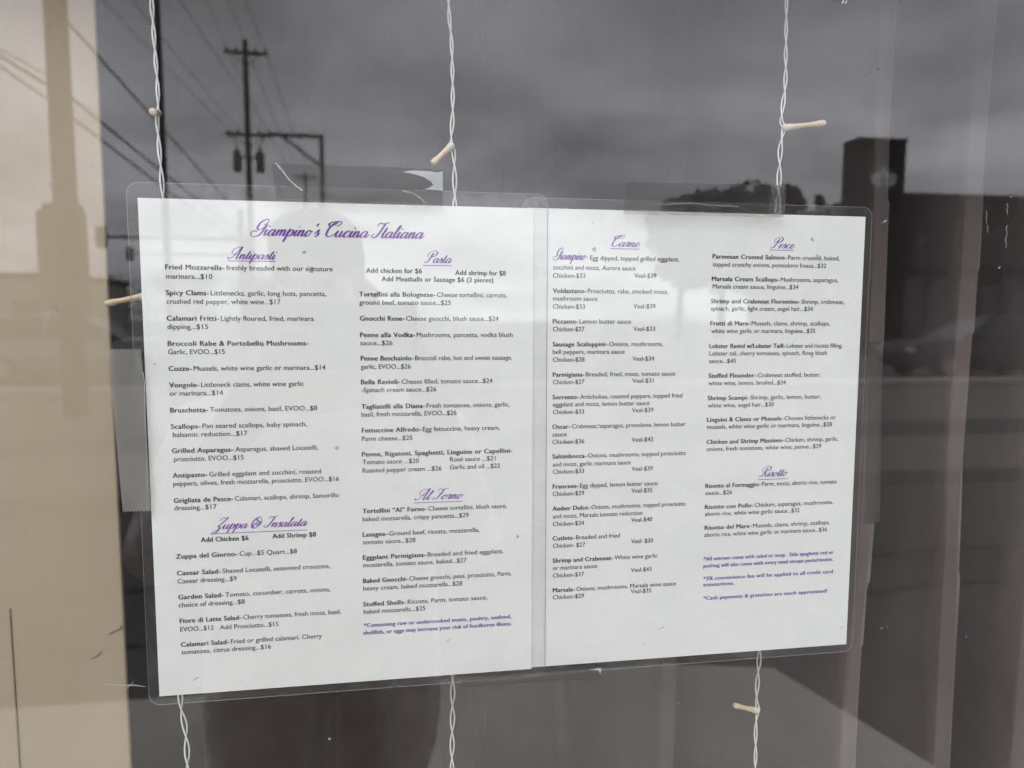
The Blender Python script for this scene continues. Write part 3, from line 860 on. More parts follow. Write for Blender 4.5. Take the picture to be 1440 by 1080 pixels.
g = G(); g.tube(smooth_path([(.0722, -.0034, 1.4996), (.0765, -.0034, 1.4945), (.0800, -.0034, 1.4900), (.0865, -.0034, 1.4848)]), [.00012] + [.0003]*22 + [.0004]*1 + [.0001]*1, 6)
local(g.obj('crease', CREASE, tapes['top']), tapes['top'])
g = G(); g.tube(smooth_path([(.1400, -.0034, 1.4868), (.1470, -.0034, 1.4850), (.1540, -.0034, 1.4800)]), .00018, 6)
local(g.obj('crease', CREASE, tapes['top']), tapes['top'])
g = G(); g.tube(smooth_path([(.2900, -.0034, 1.4832), (.3120, -.0034, 1.4842), (.3260, -.0034, 1.4835), (.3420, -.0034, 1.4832)]), .00013, 6)
local(g.obj('crease', CREASE, tapes['right']), tapes['right'])
g = G(); g.tube(smooth_path([(-.0028, -.0034, 1.3974), (-.0020, -.0034, 1.3890), (.0002, -.0034, 1.3830), (.0000, -.0034, 1.3600), (-.0006, -.0034, 1.3200), (-.0010, -.0034, 1.3090)]), .00014, 6)
local(g.obj('crease', CREASE, tapes['left']), tapes['left'])
g = G(); g.tube([(.4040, -.0034, 1.6050), (.4062, -.0034, 1.6110), (.4080, -.0034, 1.6250)], .00035, 6)
local(g.obj('crease', CREASE, tapes['corner']), tapes['corner'])
g = G(); g.tube([(.4060, -.0034, 1.6052), (.4085, -.0034, 1.6110), (.4100, -.0034, 1.6250)], .0003, 6)
local(g.obj('crease', CREASE, tapes['corner']), tapes['corner'])
g = G(); g.prism([(.2515, 1.1985), (.2575, 1.1978), (.2590, 1.1950), (.2594, 1.1992)], -.00395, -.00375)
local(g.obj('lifted_end_glint', TAPE_GLINT, tapes['bottom']), tapes['bottom'])

# ------------------------------------------------------------------ light strings
def clear_plastic(name, col, t):
    m = mat(name, col, .22, spec=.6)
    b = m.node_tree.nodes['Principled BSDF']
    b.inputs['Transmission Weight'].default_value = t
    b.inputs['IOR'].default_value = 1.45
    b.inputs['Subsurface Weight'].default_value = .0
    return m
WIRE = clear_plastic('clear wire sheath', (.86, .87, .85), .18)
SOCKET = clear_plastic('clear bulb socket', (.80, .76, .68), .35)
BULB = clear_plastic('cream bulb tube', (.64, .48, .30), .12)
BULB_TIP = clear_plastic('bulb tip', (.66, .52, .35), .15)
def led(root, p, q):
    """a small husk bulb from its wire joint p to its tip q"""
    p, q = Vector(p), Vector(q); d = q - p
    o = G()
    def seg(a, b): return [p + d*(a + (b - a)*k/8) for k in range(9)]
    o.tube(seg(.18, .86), [.00170, .00195, .00185, .00170, .00160, .00158, .00165, .00185, .00190], 14)
    b = local(o.obj('bulb', BULB, root, True), root)
    o = G(); o.tube(seg(-.03, .24), [.0010, .0019, .0023, .00235, .00225, .0022, .00215, .0021, .0019], 14)
    s = local(o.obj('socket', SOCKET, b, True), root)
    o = G(); o.tube(seg(.80, 1.0), [.00195, .0021, .0021, .00195, .0019, .0020, .0020, .0018, .0012], 14)
    t = local(o.obj('bulb_tip', BULB_TIP, b, True), root)
    for c in (s, t): c.matrix_parent_inverse = Matrix.Identity(4)
    return b
def light_string(label, path, bulbs, yoff, ph, amp=.00105, pitch=.033):
    path = [(x*MM, yoff, z*MM) for x, z in path]
    path = [(path[0][0] - .002, yoff, 1.74), (path[0][0] - .001, yoff, 1.68)] + path + [(path[-1][0], yoff, 1.02), (path[-1][0] + .001, yoff, .80)]
    C = smooth_path(path, 40)
    root = thing('light_string', label, 'string lights', 'light strings hanging behind the menus', loc=tuple(C[-1]))
    # resample evenly
    dd = [0]
    for a, b in zip(C, C[1:]): dd.append(dd[-1] + (b - a).length)
    n = int(dd[-1]/.0016); P = []; j = 0
    for k in range(n + 1):
        s = dd[-1]*k/n
        while j < len(dd) - 2 and dd[j+1] < s: j += 1
        t = (s - dd[j])/max(1e-9, dd[j+1] - dd[j]); P.append(C[j].lerp(C[j+1], t))
    for w in range(2):
        Q = []
        for k, p in enumerate(P):
            s = dd[-1]*k/n
            a = ph + 2*math.pi*s/pitch + .5*math.sin(s*37) + math.pi*w
            am = amp*(1 + .3*math.sin(s*23 + ph))
            Q.append(p + Vector((math.cos(a)*am, math.sin(a)*am*.8, 0)))
        g = G(); g.tube(Q, .00052, 7); local(g.obj('wire', WIRE, root, True), root)
    for p, q in bulbs: led(root, p, q)
    return root
YS = .030
light_string('clear twisted light string hanging behind the Antipasti column', [(1.8,1594.0),(2.4,1570.8),(3.2,1543.5),(2.6,1531.7),(2.2,1525.7),(2.8,1509.8),(3.6,1485.8),(3.5,1459.4),(-3.5,1428.6),(1.5,1401.6),(3.1,1307.9),(2.6,1219.4),(2.0,1180.8),(4.2,1159.9),(4.5,1136.7)],
             [((.0030, YS-.001, 1.5318), (.0062, .0095, 1.5272)), ((-.0050, YS, 1.4290), (-.0289, YS-.004, 1.4232))], YS, .3)
light_string('clear twisted light string hanging behind the page seam of the titled menu', [(169.3,1605.4),(171.0,1580.9),(171.5,1543.5),(170.4,1523.1),(171.9,1515.1),(172.4,1488.4),(171.1,1392.3),(169.6,1183.8),(168.8,1120.4)],
             [((.1712, YS, 1.5212), (.1583, YS-.003, 1.5084))], YS + .002, 1.1)
light_string('clear twisted light string hanging behind the Pesce and Risotto column', [(386.4,1620.1),(387.0,1593.7),(387.5,1567.0),(385.6,1545.6),(387.6,1540.1),(385.8,1528.6),(385.5,1504.4),(385.3,1438.5),(383.1,1243.9),(383.1,1185.4),(382.1,1151.8),(383.5,1142.2),(382.3,1130.8),(382.9,1099.1)],
             [((.3868, YS, 1.5400), (.4158, YS-.002, 1.5440)), ((.3838, YS, 1.1413), (.3640, YS-.002, 1.1484))], YS, 2.0)
# ================================================================== ACROSS THE STREET (seen in the glass)
WOOD = mat('creosoted pole wood', (.060, .050, .042), .9, var=.3, scale=3, stretch=(4, 4, .3))
STEEL = mat('galvanised steel', (.16, .16, .165), .5, metal=.6, var=.15, scale=6)
BLACKP = mat('black painted steel', (.022, .022, .024), .5, var=.2, scale=8)
CERAMIC = mat('brown insulator', (.10, .07, .05), .3)
GREYCAN = mat('grey transformer paint', (.14, .145, .15), .5, var=.15, scale=5)
CABLE = mat('black cable', (.02, .02, .02), .6)

def utility_pole(label, x, y, h, r, arms, cans=()):
    t = thing('utility_pole', label, 'utility pole', 'utility poles along the street', loc=(x, y, 0))
    g = G(); g.tube([(0, 0, -.3), (0, 0, h*.5), (0, 0, h)], [r*1.12, r, r*.85], 16); g.obj('pole', WOOD, t, True)
    for z, x0, x1 in arms:
        g = G(); g.box((x0, -r-.12, z-.07), (x1, -r-.005, z+.07))
        g.tube([(x0*.6, -r-.06, z-.07), (0, -r*.6, z-.75)], .025, 6); g.tube([(x1*.6, -r-.06, z-.07), (0, -r*.6, z-.75)], .025, 6)
        ca = g.obj('crossarm', WOOD, t)
        for q in (x0+.12, x0*.45, x1*.45, x1-.12):
            g = G(); g.tube([(q, -r-.06, z+.07), (q, -r-.06, z+.13), (q, -r-.06, z+.20), (q, -r-.06, z+.26)], [.03, .07, .06, .03], 8); g.obj('insulator', CERAMIC, ca, True)
    for cx, z in cans:
        g = G(); g.tube([(cx, -.05, z-.55), (cx, -.05, z-.5), (cx, -.05, z+.4), (cx, -.05, z+.5)], [.17, .21, .21, .14], 14)
        g.tube([(cx, -.05, z+.5), (cx, -.05, z+.75)], .05, 8)
        g.box((min(cx, 0), -.08, z+.1), (max(cx, 0), -.02, z+.2))
        g.tube(smooth_path([(cx, -.05, z+.75), (cx*1.25, -.1, z+1.0), (cx*1.45, -r-.06, z+1.55)]), .03, 6)
        g.obj('transformer', GREYCAN, t, True)
    return t
utility_pole('thick brown utility pole close to the shop, reflected on the cream board', -4.665, -11.0, 12.5, .150, [(10.8, -1.2, 1.2)])
utility_pole('utility pole with two crossarms and hanging transformers, reflected above the Antipasti column', -7.39, -38.0, 15.3, .15, [(14.75, -1.05, 1.05), (10.72, -1.1, 1.15)], [(-.55, 9.4), (.55, 9.4)])
utility_pole('faint distant utility pole farther along the street', -9.9, -80.0, 17.2, .16, [(16.65, -1.2, 1.2)])
# pole with one side arm and a diagonal brace
t = thing('bracket_pole', 'pole with a single side arm and diagonal brace beside the transformer pole', 'utility pole', loc=(-4.0, -40.0, 0))
g = G(); g.tube([(0, 0, -.3), (0, 0, 11.3)], [.15, .12], 14); g.obj('pole', STEEL, t, True)  # wooden pole in pale steel grey, distance haze put into its colour
g = G(); g.box((-2.75, -.09, 11.13), (.10, .09, 11.31)); g.obj('side_arm', STEEL, t)
g = G(); g.tube([(-2.0, 0, 11.12), (-.05, 0, 9.65)], .075, 8); g.obj('brace', STEEL, t)
# dark street light column
t = thing('street_lamp', 'slim black street lamp column reflected beside the twisted wire over Antipasti', 'street lamp', loc=(-4.205, -14.0, 0))
g = G(); g.tube([(0, 0, 0), (0, 0, .25), (0, 0, .3), (0, 0, 8.8)], [.11, .11, .066, .052], 14); g.obj('column', BLACKP, t, True)
g = G(); g.tube(smooth_path([(0, 0, 8.7), (-.2, .05, 9.15), (-.8, .1, 9.35), (-1.5, .1, 9.4)]), .035, 8); g.obj('lamp_arm', BLACKP, t, True)
g = G(); g.box((-2.1, -.03, 9.33), (-1.4, .23, 9.45)); g.obj('lamp_head', BLACKP, t, bevel=.03)
g = G(); g.box((-.2, -.2, -.02), (.2, .2, .02)); g.obj('base_plate', BLACKP, t)
# wires: each its own hanging line
def wire(label, a, b, sag, r):
    a, b = Vector(a), Vector(b)
    n = 40
    pts = [a.lerp(b, k/n) - Vector((0, 0, sag*4*(k/n)*(1 - k/n))) for k in range(n + 1)]
    g = G(); g.tube(pts, r, 6)
    o = g.obj('overhead_wire', CABLE, None, True)
    return tag(o, label, 'wire', 'overhead wires along the street')
WL = [
 ('thick overhead cable falling from the near pole top to the transformer pole', (-4.61, -11.05, 5.746), (-7.643, -37.9, 6.40), .0, .020),
 ('overhead cable bundle between the near pole and the transformer pole, upper line', (-4.66, -11.15, 4.70), (-7.66, -37.9, 5.75), .1, .020),
 ('lowest overhead cable between the near pole and the transformer pole', (-4.68, -11.15, 4.43), (-7.68, -37.9, 5.22), .1, .018),
 ('uppermost of the cables running from the near pole towards the shop', (-4.66, -10.85, 4.784), (-4.063, -5.0, 4.115), .02, .009),
 ('middle cable running from the near pole towards the shop', (-4.668, -10.85, 4.645), (-4.056, -5.0, 4.184), .02, .016),
 ('lowest cable running from the near pole towards the shop', (-4.678, -10.85, 4.447), (-4.051, -5.0, 4.243), .02, .012),
 ('thin power line from the lower crossarm end to the shop side, first of three', (-8.35, -38.1, 11.0), (-6.493, -12.0, 8.733), .15, .011),
 ('thin power line from the lower crossarm middle to the shop side', (-7.85, -38.1, 11.0), (-5.9, -12.0, 9.0), .15, .011),
 ('thin power line from the lower crossarm outer end to the shop side', (-6.45, -38.1, 11.0), (-5.0, -12.0, 9.3), .15, .011),
 ('top power line from the upper crossarm outer insulator', (-8.32, -38.1, 15.0), (-4.39, -14.0, 10.093), .0, .012),
 ('top power line from the middle of the upper crossarm', (-7.38, -38.1, 15.1), (-3.957, -14.0, 10.137), .0, .012),
 ('top power line from the inner insulator of the upper crossarm', (-6.46, -38.1, 15.0), (-3.673, -14.0, 9.984), .0, .012),
 ('power line between the transformer pole and the distant pole, inner side', (-6.46, -38.2, 15.0), (-9.068, -80, 16.85), .6, .018),
 ('power line between the transformer pole and the distant pole, outer side', (-8.32, -38.2, 15.0), (-10.915, -80, 16.85), .6, .018),
 ('power line between the transformer pole and the distant pole, middle', (-7.38, -38.2, 15.1), (-10.178, -80, 16.85), .6, .018),
]
for lab, a, b, s, r in WL: wire(lab, a, b, s, r)

# traffic lights on mast arms
LENS = [mat('red lens', (.30, .02, .02), .3), mat('amber lens', (.32, .17, .02), .3), mat('green lens', (.02, .22, .10), .3)]
def signal(label, x, y, z, px, s=1.0):
    t = thing('traffic_light', label, 'traffic light', 'traffic lights over the junction', loc=(px, y, 0))
    g = G(); g.tube([(0, 0, 0), (0, 0, z+1.2)], [.16, .11], 14); g.obj('mast', STEEL, t, True)
    g = G(); g.tube([(0, 0, z+.02), ((x-px)*.5, 0, z+.05), (x-px-.3, 0, z+.02)], [.09, .07, .05], 10); g.obj('mast_arm', STEEL, t, True)
    g = G(); g.box((x-px-.17, -.14, z-.40), (x-px+.17, .14, z+.42))
    h = g.obj('signal_head', BLACKP, t, bevel=.03)
    for k in range(3):
        g = G(); g.tube([(x-px, .142, z+.27-.27*k), (x-px, .16, z+.27-.27*k)], .10, 14); g.obj('lens', LENS[k], h)
        g = G(); g.tube([(x-px, .15, z+.28-.27*k), (x-px, .30, z+.27-.27*k)], [.115, .11], 14, cap=False); g.obj('visor', BLACKP, h)
    return t
signal('traffic light on a mast arm reflected at the edge of the cream board', -11.43, -30.0, 4.60, -6.2)
signal('smaller farther traffic light on a mast arm over the street', -15.6, -45.0, 5.25, -9.0)

# the block far behind the near pole
BRICK = mat('dull brick', (.17, .125, .10), .9, var=.2, scale=2)
PAINTW = mat('weathered white paint', (.42, .41, .39), .85, var=.1, scale=1)
DGLASS = mat('dark window glass', (.03, .035, .04), .08, spec=.6)
TRIM = mat('dark trim', (.045, .042, .042), .7)
def window(parent, a, b, face='y'):
    g = G(); g.box(a, b); f = g.obj('window', TRIM, parent)
    x0, y0, z0 = a; x1, y1, z1 = b
    g = G()
    if face == 'y': g.box((x0+.06, y1+.004, z0+.06), (x1-.06, y1+.012, z1-.06))
    g.obj('pane', DGLASS, f)
    return f
t = thing('block_building', 'tall narrow brick block behind the thick near pole', 'building', loc=(-17.3, -42.0, 0))
g = G(); g.box((-1.05, 1.0, 0), (1.0, 2, 7.0)); g.obj('wall', BRICK, t)
g = G(); g.box((-.75, 1.1, 7.0), (.9, 1.9, 7.35)); g.obj('parapet', TRIM, t)
for z in (1.2, 3.2, 5.2): window(t, (-.55, 2.001, z), (.5, 2.03, z+1.2))
t = thing('low_building', 'long low pale building along the far side of the street', 'building', loc=(-32, -62.0, 0))
g = G(); g.box((-9, -6, 0), (8, 6, 4.4)); g.obj('wall', PAINTW, t)
g = G(); g.box((-9.2, -6.2, 4.4), (8.2, 6.2, 4.75)); g.obj('roof', TRIM, t)
for k in range(5): window(t, (-7.5 + 3*k, 6.001, 1.0), (-5.6 + 3*k, 6.04, 2.8))

# coffee shop: dark tower with a round emblem, low flat-roofed wing
FACADE = mat('dark brown render', (.034, .030, .030), .9, var=.15, scale=1.2)
FACADE2 = mat('dark grey cladding', (.042, .037, .037), .85, var=.15, scale=1.0)
GREEN = mat('emblem green', (.012, .085, .050), .5)
WHITE = mat('emblem white', (.85, .87, .85), .5)
LINT = mat('pale shop interior', (.25, .2, .15), .8)
t = thing('coffee_shop', 'dark coffee shop with a square sign tower and low flat roof', 'building', loc=(19.4, -28.0, 0))
g = G(); g.box((1.3, -12, 0), (22, -.35, 6.85)); g.obj('wall', FACADE2, t)
g = G(); g.box((1.2, -12.1, 6.852), (22.1, -.25, 7.02)); g.obj('roof_edge', TRIM, t)
g = G(); g.box((0, -1.05, 0), (2.25, .0, 9.12)); tw = g.obj('sign_tower', FACADE, t)
g = G(); g.box((-.05, -1.1, 9.121), (2.3, .05, 9.22)); g.obj('coping', TRIM, tw)
# emblem: a disc with a pale ring and a crowned figure with waves of hair, simplified
cx, cz, rr = 1.18, 7.50, .62
def disc(g, cx, cz, r, y0, y1, n=40): g.prism([(cx + r*math.cos(2*math.pi*k/n), cz + r*math.sin(2*math.pi*k/n)) for k in range(n)][::-1], y1, y0)
g = G(); g.prism([(cx + rr*math.cos(2*math.pi*k/48), cz + rr*math.sin(2*math.pi*k/48)) for k in range(48)], .002, .07)
em = g.obj('emblem', GREEN, t)
g = G()
for s in (-1, 1):
    for k in range(4):
        a0 = .30 + .095*k
        P = smooth_path([(cx + s*(.12 + .05*k), .078, cz + .18 + .02*k), (cx + s*(.20 + .085*k), .078, cz + .05), (cx + s*(.15 + .085*k), .078, cz - .17), (cx + s*(.20 + .075*k), .078, cz - .36 + .05*k)])
        g.tube(P, .034, 6)
    P = smooth_path([(cx + s*.46, .078, cz + .22), (cx + s*.52, .078, cz), (cx + s*.44, .078, cz - .25)])
    g.tube(P, .062, 6)
g.tube([(cx, .075, cz + .10), (cx, .082, cz + .11)], .13, 20); g.tube([(cx, .075, cz - .20), (cx, .082, cz - .21)], .17, 20)
star = []
for k in range(10):
    q = math.pi/2 + k*math.pi/5; r_ = .12 if k % 2 == 0 else .05
    star.append((cx + r_*math.cos(q), cz + .42 + r_*math.sin(q)))
g.prism(star, .072, .084)
g.prism([(cx - .16, cz + .20), (cx + .16, cz + .20), (cx + .20, cz + .34), (cx + .08, cz + .27), (cx, cz + .36), (cx - .08, cz + .27), (cx - .20, cz + .34)], .072, .084)
g.obj('emblem_figure', WHITE, em)
for x0, x1 in ((2.7, 3.7), (4.0, 5.0), (5.3, 6.3), (7.6, 8.6), (8.9, 9.9), (12, 13.2), (13.5, 14.7), (16, 17.2)):
    window(t, (x0, -.349, .5), (x1, -.31, 3.4))
g = G(); g.box((6.55, -.349, 0), (7.4, -.30, 3.0)); d = g.obj('door', DGLASS, t)
g = G(); g.box((6.62, -.30, 1.0), (6.66, -.24, 1.5)); g.obj('handle', STEEL, d)
g = G(); g.box((2.4, -.349, 3.8), (18, .7, 4.0)); g.obj('canopy', TRIM, t)
for x in (3.2, 10.8, 15.3):
    g = G(); g.tube([(x, -.2, 4.9), (x, .05, 4.9)], [.06, .16], 12); g.obj('wall_lamp', STEEL, t)

# trees beyond the street
LEAF = mat('dark leaves', (.040, .052, .030), .8, var=.4, scale=.6)
LEAF2 = mat('mid green leaves', (.060, .072, .040), .8, var=.4, scale=.6)
BARK = mat('bark', (.06, .05, .04), .95, var=.2, scale=3)
def tree(label, x, y, h, w, lm, seed, conifer=False, n=2600, low=.28):
    q = random.Random(seed)
    t = thing('conifer_tree' if conifer else 'broadleaf_tree', label, 'tree', 'trees beyond the street', loc=(x, y, 0))
    g = G(); g.tube([(0, 0, -.2), (.1, 0, h*.35), (0, .1, h*.8)], [h*.03, h*.02, h*.006], 9)
    clumps = []
    if conifer:
        for k in range(9): g.tube([(0, 0, h*(.2+.08*k)), (w*.4*(1-k/10)*math.cos(k*2.4), w*.4*(1-k/10)*math.sin(k*2.4), h*(.18+.08*k))], h*.004, 5)
        for k in range(26):
            zz = h*(.12 + .86*k/26); rr_ = w*.5*(1 - (k/26.5))
            for j in range(4):
                a = q.random()*6.28; clumps.append((rr_*.6*math.cos(a), rr_*.6*math.sin(a), zz, max(.2, rr_*.5)))
    else:
        for k in range(11):
            a = k*2.4; r_ = w*.5*(.35 + .6*q.random()); zz = h*(low + .12 + (.80 - low)*q.random())
            g.tube([(0, 0, h*(.22 + .3*q.random())), (r_*.4*math.cos(a), r_*.4*math.sin(a), zz*.75), (r_*.8*math.cos(a), r_*.8*math.sin(a), zz)], [h*.012, h*.008, h*.003], 6)
            clumps.append((r_*.8*math.cos(a), r_*.8*math.sin(a), zz, w*(.13 + .10*q.random())))
        for k in range(14):
            a = q.random()*6.28; r_ = w*.34*q.random()
            clumps.append((r_*math.cos(a), r_*math.sin(a), h*(low + .15 + (.78-low)*q.random()), w*(.12 + .12*q.random())))
    g.obj('trunk', BARK, t, True)
    g = G()
    for k in range(n):
        cx_, cy_, cz_, r_ = q.choice(clumps)
        d = Vector((q.gauss(0, 1), q.gauss(0, 1), q.gauss(0, .8))); d = d.normalized()*r_*(q.random()**.4)
        c = Vector((cx_, cy_, cz_)) + d
        a = Vector((q.gauss(0, 1), q.gauss(0, 1), q.gauss(0, 1))).normalized(); b = a.orthogonal().normalized()
        s = h*.026*(.6 + .8*q.random())
        g.add([c - a*s, c + b*s*.6, c + a*s, c - b*s*.6], [(0, 1, 2, 3)])
    g.obj('crown', lm, t)
    return t
tree('broad dark tree reflected above the Carne page, widest of the group', 28.4, -60, 13.1, 9.5, LEAF, 1, False, 6000)
tree('rounded tree joined to the broad tree on its street side', 32.4, -61, 13.4, 8.5, LEAF, 2, False, 6000)
tree('smaller sloping tree at the tower end of the tree group', 35.8, -62, 12.3, 7.0, LEAF2, 3, False, 4500)
tree('low tree at the thin end of the tree group', 24.9, -61, 12.3, 6.5, LEAF2, 4, False, 4500)
tree('small pointed conifer reflected beside the sign tower', 37.5, -60, 13.2, 3.4, LEAF, 5, True, 1500)
for k, (x, h, w, y) in enumerate([(-45, 6.4, 8, -74), (-38, 5.6, 8, -72), (-31.5, 5.4, 7.5, -71), (-25.5, 5.2, 8, -70), (-19.5, 5.9, 8, -72), (-13, 6.3, 8, -74), (-6, 6.0, 8, -75)]):
    tree(['bushy tree at the far end of the distant tree line', 'second bushy tree of the distant tree line', 'low tree of the distant tree line behind the pale building',
          'low wide tree reflected beside the bulb tip at the Antipasti page edge', 'bushy tree of the distant line behind the brick block side', 'taller tree of the distant line behind the transformer pole', 'last tree of the distant line beyond the bracket pole'][k],
         x, y, h, w, LEAF if k % 2 else LEAF2, 20 + k, low=.12, n=1800)

# parked cars
TYRE = mat('tyre rubber', (.018, .018, .018), .85)
RIM = mat('alloy rim', (.35, .35, .36), .3, metal=.9)
HEAD = mat('headlight lens', (.55, .56, .58), .1)
TAIL = mat('tail light lens', (.28, .02, .02), .2)
def car(label, x, y, rz, paint):
    t = thing('parked_car', label, 'car', 'cars parked across the lot', loc=(x, y, 0), rz=rz)
    HW = .90
    # body sections along the length: (x, half width, bottom, belt height)
    st = [(-2.28, .70, .42, .72), (-2.20, .80, .30, .86), (-1.75, .88, .22, .95), (-.9, .90, .20, .98), (.2, .90, .20, 1.0), (1.2, .90, .20, 1.0), (1.9, .87, .24, 1.0), (2.24, .80, .34, .96), (2.32, .70, .46, .82)]
    ring = lambda xx, w, a, b: [(xx, -w*.92, a), (xx, -w, a+(b-a)*.3), (xx, -w, a+(b-a)*.72), (xx, -w*.90, b), (xx, 0, b+.03), (xx, w*.90, b), (xx, w, a+(b-a)*.72), (xx, w, a+(b-a)*.3), (xx, w*.92, a)]
    g = G(); v = []; f = []
    for s in st: v += ring(*s)
    n = 9
    for i in range(len(st)-1):
        for k in range(n):
            k2 = (k+1) % n; f.append((i*n+k, (i+1)*n+k, (i+1)*n+k2, i*n+k2))
    f.append(tuple(range(n))); f.append(tuple((len(st)-1)*n + k for k in range(n-1, -1, -1)))
    g.add(v, f); b = g.obj('body', paint, t, True, bevel=.02)
    # cabin
    cs = [(-.95, .80, .99), (-.15, .64, 1.49), (.75, .63, 1.53), (1.5, .66, 1.42), (2.15, .78, 1.0)]
    v = []; f = []
    g = G()
    top = [(-.20, 1.46), (.2, 1.53), (.9, 1.54), (1.55, 1.43)]
    for xx, zz in top: v += [(xx, -.62, zz-.02), (xx, 0, zz+.03), (xx, .62, zz-.02), (xx, .60, zz-.06), (xx, -.60, zz-.06)]
    for i in range(3):
        for k in range(5): f.append((i*5+k, (i+1)*5+k, (i+1)*5+(k+1) % 5, i*5+(k+1) % 5))
    f += [(0, 1, 2, 3, 4), tuple(15+k for k in range(4, -1, -1))]
    g.add(v, f)
    for s in (-1, 1):
        for a, c in (((-.98, .80, .97), (-.20, .61, 1.46)), ((2.10, .80, .97), (1.55, .61, 1.42)), ((.55, .86, .98), (.55, .62, 1.50))):
            g.tube([(a[0], a[1]*s, a[2]), (c[0], c[1]*s, c[2])], .045, 6)
    g.obj('roof', paint, t, True)
    for nm, q in (('windscreen', [(-.97, -.78, .98), (-.97, .78, .98), (-.21, .60, 1.44), (-.21, -.60, 1.44)]), ('rear_window', [(2.09, .78, .98), (2.09, -.78, .98), (1.55, -.60, 1.41), (1.55, .60, 1.41)]),
                  ('side_window', [(-.90, .83, .98), (.52, .86, .98), (.52, .62, 1.48), (-.19, .615, 1.44)]), ('side_window', [(.58, .86, .98), (2.02, .83, .98), (1.53, .615, 1.40), (.58, .62, 1.48)]),
                  ('side_window', [(.52, -.86, .98), (-.90, -.83, .98), (-.19, -.615, 1.44), (.52, -.62, 1.48)]), ('side_window', [(2.02, -.83, .98), (.58, -.86, .98), (.58, -.62, 1.48), (1.53, -.615, 1.40)])):
        w = mesh(nm, q, [(0, 1, 2, 3)], DGLASS, t); m = w.modifiers.new('thick', 'SOLIDIFY'); m.thickness = .012
    for wx in (-1.42, 1.42):
        for s in (-1, 1):
            g = G(); g.tube([(wx, s*.70, .33), (wx, s*.72, .33), (wx, s*.88, .33), (wx, s*.905, .33)], [.28, .33, .33, .29], 24); ty = g.obj('wheel', TYRE, t, True)
            g = G(); g.tube([(wx, s*.86, .33), (wx, s*.915, .33)], [.21, .20], 16); g.obj('rim', RIM, ty)
    for s in (-1, 1):
        g = G(); g.box((-2.29, s*.62-.14, .64), (-2.12, s*.62+.14, .78)); g.obj('headlight', HEAD, t, bevel=.02)
        g = G(); g.box((2.14, s*.66-.12, .72), (2.31, s*.66+.12, .92)); g.obj('tail_light', TAIL, t, bevel=.02)
        g = G(); g.box((-.75, s*.97-.09, 1.0), (-.60, s*.97+.09, 1.12)); g.obj('mirror', paint, t, bevel=.03)
    return t
def paint(name, c): return mat(name, c, .28, metal=.3, var=.05, scale=2)
car('dark grey parked car reflected beside the Pesce page edge', 14.95, -16.1, R(3), paint('dark grey car paint', (.045, .045, .052)))
car('maroon parked car behind the dark grey car', 21.5, -16.9, R(2), paint('maroon car paint', (.09, .022, .025)))
car('silver parked car reflected low on the cream board', -7.1, -17.5, R(178), paint('silver car paint', (.30, .31, .32)))
car('black parked car beyond the silver car on the far lane', -12.9, -21.2, R(4), paint('black car paint', (.02, .02, .022)))

# ================================================================== THE PHOTOGRAPHER (reflected dimly in the pane)
SKIN = mat('skin', (.42, .26, .19), .55, var=.08, scale=20)
JACKET = mat('grey mauve jacket cloth', (.74, .67, .69), .9, var=.25, scale=30, bump=.2, bscale=200)
TROUSERS = mat('dark trousers cloth', (.034, .036, .045), .9, var=.2, scale=30)
HAIR = mat('dark hair', (.020, .016, .013), .6, var=.3, scale=60)
SHOE = mat('black shoe', (.02, .02, .02), .5)
def skin(name, verts, edges, radii, m, parent=None, sub=2, root=0):
    me = bpy.data.meshes.new(name); me.from_pydata([tuple(v) for v in verts], edges, []); me.update()
    o = bpy.data.objects.new(name, me); COL.objects.link(o)
    md = o.modifiers.new('skin', 'SKIN'); md.use_smooth_shade = True
    for i, r in enumerate(radii):
        d = me.skin_vertices[0].data[i]; d.radius = r if isinstance(r, tuple) else (r, r); d.use_root = (i == root)
    s = o.modifiers.new('sub', 'SUBSURF'); s.levels = sub; s.render_levels = sub
    dg = bpy.context.evaluated_depsgraph_get(); dg.update()
    nm = bpy.data.meshes.new_from_object(o.evaluated_get(dg))
    bpy.data.objects.remove(o); bpy.data.meshes.remove(me)
    nm.name = name; nm.materials.clear(); nm.materials.append(m)
    for p in nm.polygons: p.use_smooth = True
    return link(bpy.data.objects.new(name, nm), parent)
PH_C = CAM - FWD*.0095 - RIGHT*.058 - UP*.018           # phone centre, lens near its outer upper corner
rot = Matrix((RIGHT, FWD, UP)).transposed().to_4x4()
ph = thing('smartphone', 'dark smartphone held sideways by the photographer', 'phone', loc=PH_C)
ph.rotation_euler = rot.to_euler()
g = G(); g.prism(rrect(-.078, -.037, .078, .037, .009), -.004, .004); g.obj('phone_body', mat('black phone glass', (.02, .02, .022), .15), ph, bevel=.001)
g = G()
for dx, dz in ((.058, -.002), (.040, .018), (.040, -.018)):
    if (dx, dz) == (.058, -.002): continue
    g.tube([(dx, .004, dz), (dx, .0058, dz)], .0075, 18)
g.obj('lens_ring', mat('lens ring', (.10, .10, .11), .3, metal=.8), ph)
pe = thing('person', 'photographer in loose grey jacket holding up a phone, reflected dimly in the window', 'person', loc=(.0, -.86, 0))
bx, by = .0, -.84
hl = PH_C - RIGHT*.080 - FWD*.012 - UP*.012
hr = PH_C + RIGHT*.080 - FWD*.012 - UP*.016
sh = 1.215
